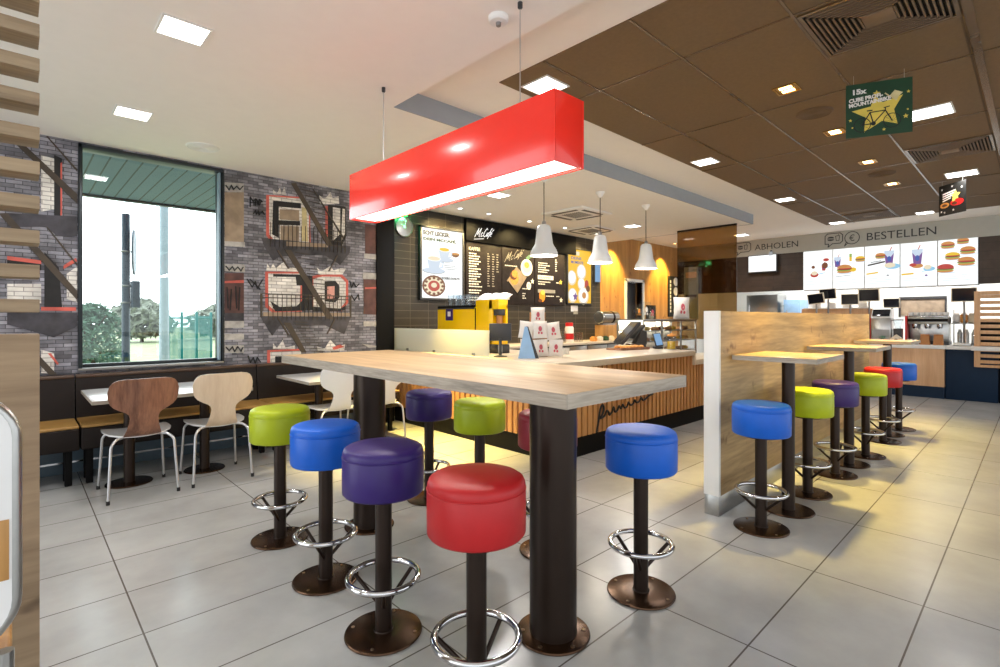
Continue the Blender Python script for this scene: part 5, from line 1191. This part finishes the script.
yb = [3.245, 2.735, 2.23, 1.705, 1.195, .686]
nm = ['leftmost, with red desserts', 'second from left, burger and small drink', 'third from left, drink beside a burger', 'fourth from left, drink on its own', 'rightmost, with six burgers']
for i in range(5):
    w, h = yb[i] - yb[i + 1], .775
    r = root('menu_screen', 'lit menu screen over the order counter, ' + nm[i], 'screen', (11.46, yb[i], 1.848), face='-X', group='lit menu screens over the order counter')
    MB().box(.003, 0, 0, w - .003, h, .05, 'white', b=.003).build('bezel', r); MB().box(.008, .008, .05, w - .008, h - .008, .054, 'scr_white').build('lit_panel', r)
    c = MB(); c.T = Matrix.Translation((0, 0, .0542))
    if i == 0: drink(c, .36, .44, .12, 'e_red'); c.disc(.40, .58, .05, .03, 0, .002, 'e_red'); c.disc(.20, .30, .07, .05, 0, .0015, 'e_red'); c.disc(.20, .33, .055, .04, 0, .002, 'e_cream'); c.disc(.18, .45, .03, .03, 0, .0015, 'e_brown'); c.disc(.38, .47, .05, .06, 0, .0028, 'e_brown'); c.stroke([(.27, .31), (.38, .33)], .012, 0, .0012, 'e_cyan'); c.stroke([(.40, .43), (.48, .44)], .012, 0, .0012, 'e_cyan')
    if i == 1: drink(c, .08, .52, .17); burger(c, .19, .38, .19); c.disc(.33, .36, .05, .04, 0, .002, 'e_yellow'); c.box(.27, .60, 0, .31, .66, .001, 'e_lettuce'); c.box(.27, .52, 0, .31, .60, .0012, 'e_yellow'); burger(c, .44, .55, .12, 'e_yellow'); c.stroke([(.05, .24), (.30, .26)], .010, 0, .001, 'e_grey')
    if i == 2: drink(c, .37, .54, .22); burger(c, .24, .58, .12); c.stroke([(.06, .42), (.30, .47)], .028, 0, .0012, 'e_dark'); c.stroke([(.10, .47), (.25, .49)], .016, 0, .0015, 'e_grey'); c.disc(.42, .38, .11, .05, 0, .0018, 'e_cyan'); c.disc(.38, .40, .08, .045, 0, .0022, 'e_cream'); c.stroke([(.04, .26), (.20, .28)], .026, 0, .001, 'e_yellow'); c.disc(.35, .22, .02, .015, 0, .001, 'e_grey')
    if i == 3: drink(c, .24, .52, .23); c.disc(.24, .36, .08, .04, 0, .0018, 'e_bun'); c.disc(.18, .38, .05, .03, 0, .002, 'e_red'); c.disc(.40, .30, .08, .04, 0, .0018, 'e_cyan'); c.disc(.38, .33, .05, .04, 0, .0022, 'e_cream'); c.stroke([(.03, .22), (.18, .23)], .028, 0, .001, 'e_yellow'); c.stroke([(.30, .26), (.42, .27)], .01, 0, .001, 'e_cyan'); c.disc(.36, .19, .02, .014, 0, .001, 'e_purple')
    if i == 4:
        for u, v, s_, tp in ((.13, .68, .14, 'e_bun'), (.32, .73, .12, 'e_bun'), (.38, .57, .15, 'e_bun'), (.19, .49, .15, 'e_yellow'), (.10, .29, .17, 'e_red'), (.36, .39, .17, 'e_bun')): burger(c, u, v, s_, tp)
    c.build('picture', r)
    c = MB(); c.T = Matrix.Translation((0, 0, .0542))
    for k in range(4): c.box(.04 + .02 * (k % 2), .17 - .03 * k, 0, .20 + .05 * (k % 3), .178 - .03 * k, .0008, 'e_cup'); c.box(.30, .17 - .03 * k, 0, .38 + .03 * (k % 2), .178 - .03 * k, .0008, 'e_cup')
    c.build('price_text', r)
r = root('wall_monitor', 'small lit monitor on the dark wall under the word ABHOLEN', 'monitor', (11.41, 4.27, 2.25), face='-X')
MB().box(0, 0, .05, .57, .37, .09, 'dkgrey', b=.005).build('housing', r); MB().box(.015, .02, .09, .555, .355, .092, 'scr_white').build('lit_panel', r); MB().box(.2, .1, 0, .37, .27, .06, 'dkgrey').build('bracket', r); c = MB(); c.box(.44, .30, .06, .47, .45, .08, 'dkgrey'); c.box(.42, .34, .092, .49, .42, .0925, 'e_grey'); c.build('camera', r)

r = root('order_counter', 'pale wood order counter with white worktop and dark plinth under the lit menus', 'counter', (10.80, 2.5, 0))
MB().box(0, -1.45, .19, .7, 2.4, .80, 'counter_wood', b=.002).build('front_panel', r); MB().box(-.03, -1.46, .80, .75, 2.4, .858, 'white', b=.004).build('worktop', r); MB().box(.03, -1.45, 0, .7, 2.4, .19, 'navy').build('plinth', r)
c = MB()
for y in (-.7, .05, .8, 1.55): c.box(-.0012, y - .002, .19, .0, y + .002, .80, 'kraft')
c.build('panel_joint', r)
r = root('navy_cabinet', 'dark navy cabinet between the pale wood counter and the slatted wood screen', 'cabinet', (10.86, .735, 0)); MB().box(0, -.30, 0, .66, .308, .80, 'navy', b=.002).build('body', r); MB().box(-.03, -.30, .80, .69, .308, .855, 'white', b=.004).build('worktop', r); c = MB(); c.box(-.02, .0, .856, .3, .22, .90, 'steel', b=.004); c.build('tray_well', r)
r = root('black_cabinet', 'low black cabinet under the slatted wood screen at the right edge', 'cabinet', (10.9, -.6, 0)); MB().box(0, -1.5, 0, .6, 1.03, .79, 'navy_dk', b=.002).build('body', r); MB().box(-.006, -1.5, .08, .0, 1.0, .09, 'dkgrey').build('groove', r)
r = root('slatted_screen', 'pale wood screen with dark horizontal slots at the right edge', 'screen', (10.75, .695, 0))
c = MB(); c.box(-.02, -.07, .545, .02, 0, 1.71, 'counter_wood', b=.002); c.box(-.02, -1.6, 1.655, .02, -.07, 1.71, 'counter_wood', b=.002); c.box(-.02, -1.6, .545, .02, -.07, .585, 'counter_wood', b=.002); c.build('frame', r)
for k in range(12):
    z = .605 + .0905 * k; MB().box(-.016, -1.6, z, .016, -.07, z + .052, 'counter_wood', b=.002).build('slat', r)
c = MB(); c.box(-.10, -1.6, .80, .06, .03, .865, 'white', b=.004); c.build('ledge', r)

r = root('refrigerated_unit', 'low black unit behind the slatted wood screen at the right edge', 'cabinet', (11.25, -.45, .8565)); MB().box(-.2, -1.2, 0, .2, 1.11, .42, 'navy_dk', b=.004).build('body', r); c = MB(); c.box(-.205, -1.15, .05, -.2, 1.07, .37, 'black', b=.002); c.build('door', r)
# tills, machines and goods on and behind the order counter
mon = [(11.15, 2.95, 1.67, -.12, 'leftmost, tilted'), (11.30, 2.79, 1.76, -.05, 'second from the left, the highest'), (11.15, 2.40, 1.645, 0, 'third from the left'), (11.25, 2.13, 1.715, 0, 'fourth from the left, a wide one'), (11.50, 1.84, 1.57, 0, 'small one below the fourth'), (11.2, .845, 1.68, 0, 'rightmost, next to the slatted wood screen')]
for i, (x, y, z, tl, lab) in enumerate(mon):
    r = root('till_monitor', 'dark till monitor over the order counter, ' + lab, 'monitor', (x, y, .858), group='till monitors over the order counter')
    s_ = .70 if i == 4 else (.80 if i < 3 else .92)
    c = MB(); c.T = Matrix.Translation((0, 0, z - .858)) @ Matrix.Rotation(tl, 4, 'X') @ Matrix.Rotation(-.12, 4, 'Y'); c.box(-.02, -.175 * s_, -.125 * s_, .02, .175 * s_, .125 * s_, 'cream', b=.005); k = c.build('housing', r)
    c2 = MB(); c2.T = c.T; c2.box(-.0225, -.158 * s_, -.108 * s_, -.0195, .158 * s_, .112 * s_, 'screen_off'); c2.build('display_panel', k)
    MB().rod((.03, 0, .01), (.03, 0, z - .858), .016, 'metalgrey').build('pole', r); c = MB(); c.lathe([(.08, 0), (.08, .01), (.03, .02)], 'dkgrey', n=24); c.build('base', r)
r = root('till_screen_wall', 'low pale wood screen behind the tills', 'screen', (11.42, 2.65, .858)); MB().box(-.02, -.55, 0, .02, .62, .62, 'counter_wood', b=.003).build('panel', r); c = MB(); c.box(-.06, -.50, .62, .06, .58, .64, 'white', b=.003); c.build('shelf', r)
for i in range(4):
    o = MB(); o.box(-.05, -.07, 0, .05, .07, .09, 'paper_w', b=.012); o.box(-.03, -.05, .09, .03, .05, .10, 'cream', b=.004); o = o.build('carton', loc=(11.42, 2.25 + .25 * i, 1.500)); tag(o, 'small white carton on the low wood screen behind the tills', 'carton', 'cartons behind the tills')
r = root('espresso_machine', 'wide silver espresso machine with black trim and a red side panel', 'coffee machine', (11.22, 1.30, .858))
c = MB(); c.box(.02, -.27, .0, .30, .25, .46, 'steel', b=.01); c.box(-.14, -.27, .34, .30, .25, .46, 'steel', b=.01); c.build('body', r); MB().box(-.15, -.28, .0, .30, .26, .06, 'dkgrey', b=.006).build('drip_tray', r)
c = MB(); c.box(-.15, -.27, .38, -.14, .25, .43, 'black', b=.002); c.build('control_strip', r); MB().box(-.14, .26, .02, .30, .29, .48, 'red', b=.006).build('side_panel', r)
for y in (-.16, 0, .16):
    c = MB(); c.lathe([(.035, .27), (.04, .30), (.04, .345)], 'chrome', (-.07, y, 0), 20); g_ = c.build('group_head', r); c = MB(); c.rod((-.07, y, .285), (-.21, y, .275), .012, 'black', 10); c.build('portafilter', g_)
MB().box(-.13, -.26, .46, .29, .24, .475, 'chrome', b=.002).build('cup_tray', r)
for i in range(14):
    o = MB().lathe([(.022, 0), (.034, .012), (.040, .062), (.037, .062), (.03, .012), (0, .008)], 'white', n=20, close=False).build('coffee_cup', loc=(11.14 + .085 * (i // 7), 1.065 + .075 * (i % 7), 1.3335)); tag(o, 'white coffee cup on top of the silver espresso machine', 'cup', 'cups on the espresso machine')
r = root('bean_grinder', 'dark coffee grinder left of the espresso machine', 'grinder', (11.2, 1.70, .858)); MB().box(-.07, -.06, 0, .09, .06, .26, 'dkgrey', b=.01).build('body', r); MB().lathe([(.04, .26), (.075, .40), (.07, .40), (.035, .262)], 'clear', n=24, close=False).build('hopper', r); c = MB(); c.rod((-.07, 0, .16), (-.13, 0, .15), .014, 'black'); c.build('spout', r)
c = MB(); c.lathe([(.0, .40), (.078, .40), (.078, .415), (0, .42)], 'dkgrey', n=24); c.build('lid', r)
r = root('ice_cream_machine', 'grey machine with a dark slanted panel behind the partition end', 'machine', (11.18, 1.93, .858)); MB().box(-.10, -.15, 0, .2, .14, .44, 'steel', b=.01).build('body', r)
c = MB(); c.prism([(-.12, .44), (.20, .44), (.20, .60), (.02, .60)], -.15, .14, 'white', lambda u, v, w: (u, w, v)); c.build('head', r)
c = MB(); c.T = Matrix.Translation((-.058, 0, .53)) @ Matrix.Rotation(math.radians(41), 4, 'Y'); c.box(-.012, -.13, -.075, .0, .12, .075, 'screen_off', b=.002); c.build('display_panel', r); c = MB(); c.box(-.104, -.13, .10, -.10, .12, .24, 'metalgrey'); c.build('drip_grille', r); c = MB(); c.box(-.10, .141, .0, .2, .152, .46, 'red', b=.003); c.build('side_panel', r)
for i, y in enumerate((1.30, 1.13)):
    r = root('kraft_bag', 'brown paper bag on the order counter before the espresso machine, %s one' % ('left', 'right')[i], 'bag', (10.90, y, .860), group='brown paper bags on the order counter')
    c = MB(); c.prism([(-.065, 0), (.065, 0), (.055, .15), (-.055, .15)], -.045, .045, 'kraft', lambda u, v, w: (w, u, v)); c.build('pouch', r); c = MB(); c.box(-.02, -.058, .15, .02, .058, .17, 'kraft', b=.004); c.build('folded_top', r)
r = root('gift_box', 'small house shaped cream box on the order counter', 'box', (10.92, 1.68, .860)); c = MB(); c.prism([(-.08, 0), (.08, 0), (.08, .09), (0, .16), (-.08, .09)], -.05, .05, 'cream', lambda u, v, w: (w, u, v)); c.build('body', r); c = MB(); c.disc(0, .06, .03, .03, .05, .052, 'dkgrey'); c.T = None; o = c.build('window', r); o.rotation_euler = (PI / 2, 0, -PI / 2)
r = root('napkin_tray', 'crumpled white napkins in a tray on the order counter', 'napkins', (10.92, 1.47, .860)); MB().box(-.07, -.08, 0, .07, .08, .02, 'steel', b=.004).build('tray', r); c = MB()
for k in range(6): c.T = Matrix.Translation((0, -.05 + .02 * k, .045)) @ Matrix.Rotation(.3 * math.sin(k * 2), 4, 'X'); c.box(-.06, -.008, -.03, .06, .008, .045, 'paper_w', b=.004)
c.build('napkin', r)
r = root('plant_pot', 'tiny green plant in a white pot on the order counter', 'plant', (10.92, 1.88, .860)); MB().lathe([(.03, 0), (.04, .06), (.035, .06), (.03, .05), (0, .05)], 'white', n=20, close=False).build('pot', r)
c = MB(); rnd = random.Random(2)
for k in range(60):
    a = rnd.random() * 6.28; R = rnd.random() * .05; z = .06 + rnd.random() * .07; u = Vector((rnd.uniform(-1, 1), rnd.uniform(-1, 1), rnd.uniform(0, 1))).normalized() * .018; w = u.orthogonal().normalized() * .008; p = Vector((R * math.cos(a), R * math.sin(a), z)); c.add([p - u, p + w, p + u, p - w], [(0, 1, 2, 3)], 'leaf')
c.build('foliage', r, sharp=0)
for i in range(6):
    o = MB().lathe([(.03, 0), (.032, .20), (.018, .23), (.018, .26), (.0, .26)], ('clear', 'steel')[i % 2], n=18, close=False).build('bottle', loc=(11.05 + .10 * (i // 3), .72 + .085 * (i % 3), .857)); tag(o, '%s bottle on the navy cabinet beside the slatted wood screen' % ('clear', 'steel coloured')[i % 2], 'bottle', 'bottles on the navy cabinet')
r = root('syrup_shelf', 'small shelf with pale packets above the bottles at the navy cabinet', 'shelf', (11.41, .86, .858)); c = MB(); c.box(-.09, -.15, .34, .09, .15, .36, 'steel', b=.002); c.build('board', r); c = MB()
for y in (-.135, .135): c.box(.07, y - .01, 0, .09, y + .01, .58, 'steel')
c.build('upright', r)
for i in range(3):
    o = MB(); o.box(-.05, -.045, 0, .05, .045, .14, ('cream', 'pastry', 'paper_w')[i], b=.015, seg=3); o.box(-.03, -.035, .14, .03, .035, .165, 'paper_w', b=.006); o = o.build('packet', loc=(11.41, .765 + .095 * i, 1.2185)); tag(o, '%s packet on the small shelf by the rightmost till monitor' % ('cream', 'golden', 'white')[i], 'packet', 'packets on the small shelf')
# kitchen
r = root('serving_hatch', 'grey brown serving hatch in the white kitchen wall', 'hatch', (13.8, 2.05, 1.35), face='-X'); MB().box(0, 0, 0, .72, .36, .02, 'mtan', b=.002).build('shutter', r); c = MB()
for b in ((-.03, -.03, 0, .36), (.72, -.03, .75, .36), (-.03, .34, .75, .40)): c.box(b[0], b[1], 0, b[2], b[3], .05, 'dkgrey', b=.003)
c.build('frame', r)
for i, (y, w, h, mt, lab) in enumerate(((4.55, .7, 1.85, 'steel', 'tall steel kitchen cabinet seen through the gap above the partition, left'), (3.9, .35, 1.72, 'lightblue', 'pale blue grey kitchen machine above the partition'), (3.3, .45, 1.88, 'white', 'tall white kitchen cabinet above the partition, right of the pale blue machine'))):
    r = root('kitchen_cabinet', lab, 'cabinet', (13.2, y, 0), group='kitchen equipment behind the order counter'); MB().box(-.3, -w / 2, 0, .3, w / 2, h, mt, b=.01).build('body', r)
    MB().box(-.31, -w / 2 + .03, .9, -.30, w / 2 - .03, h - .08, mt, b=.003).build('door', r); c = MB(); c.rod((-.33, w / 2 - .08, 1.2), (-.33, w / 2 - .08, h - .25), .012, 'chrome'); c.build('handle', r)
l = bpy.data.lights.new('kitchen_light', 'AREA'); l.shape = 'RECTANGLE'; l.size = 1.2; l.size_y = 5; l.energy = 85; l.color = (1, .98, .95)
r = root('kitchen_light', 'long white ceiling light panel in the kitchen', 'ceiling light', (12.7, 2.0, 2.62)); MB().box(-.3, -2.2, -.02, .3, 2.2, 0, 'lamp_w').build('diffuser', r); c = MB(); c.box(-.32, -2.22, -.025, -.3, 2.22, 0, 'white'); c.box(.3, -2.22, -.025, .32, 2.22, 0, 'white'); c.build('frame', r)
lo = bpy.data.objects.new('kitchen_light_lamp', l); COL.objects.link(lo); lo.parent = r; lo.location = (0, 0, -.04)

# ================================================================== DAYLIGHT AND CAMERA
wd = bpy.data.worlds.new('overcast_sky'); S.world = wd; wd.use_nodes = True
bg = wd.node_tree.nodes['Background']; bg.inputs[0].default_value = (.93, .97, 1.0, 1)
tcw = wd.node_tree.nodes.new('ShaderNodeTexCoord'); sxw = wd.node_tree.nodes.new('ShaderNodeSeparateXYZ'); mrw = wd.node_tree.nodes.new('ShaderNodeMapRange')   # the sky is brightest beyond the window
mrw.inputs['From Min'].default_value = -.3; mrw.inputs['From Max'].default_value = .6; mrw.inputs['To Min'].default_value = 1.75; mrw.inputs['To Max'].default_value = 5.4
wd.node_tree.links.new(tcw.outputs['Generated'], sxw.inputs[0]); wd.node_tree.links.new(sxw.outputs['Y'], mrw.inputs['Value']); wd.node_tree.links.new(mrw.outputs[0], bg.inputs[1])
cam = bpy.data.cameras.new('camera'); co = bpy.data.objects.new('camera', cam); COL.objects.link(co)
cam.sensor_width = 36; cam.lens = 36 * 512 / 1000; cam.shift_y = -15.5 / 1000; cam.clip_start = .02; cam.clip_end = 300
co.location = (0, 0, 1.3); co.rotation_euler = (PI / 2, 0, math.radians(-43.5))
S.camera = co
vs = S.view_settings; vs.view_transform = 'Standard'; vs.look = 'None'; vs.gamma = 1; vs.exposure = 0; vs.use_curve_mapping = False
S.display_settings.display_device = 'sRGB'
cy = S.cycles; cy.use_denoising = True; cy.max_bounces = 8; cy.diffuse_bounces = 4; cy.glossy_bounces = 4; cy.transmission_bounces = 6; cy.transparent_max_bounces = 12; cy.sample_clamp_indirect = 6; cy.caustics_reflective = False; cy.caustics_refractive = False
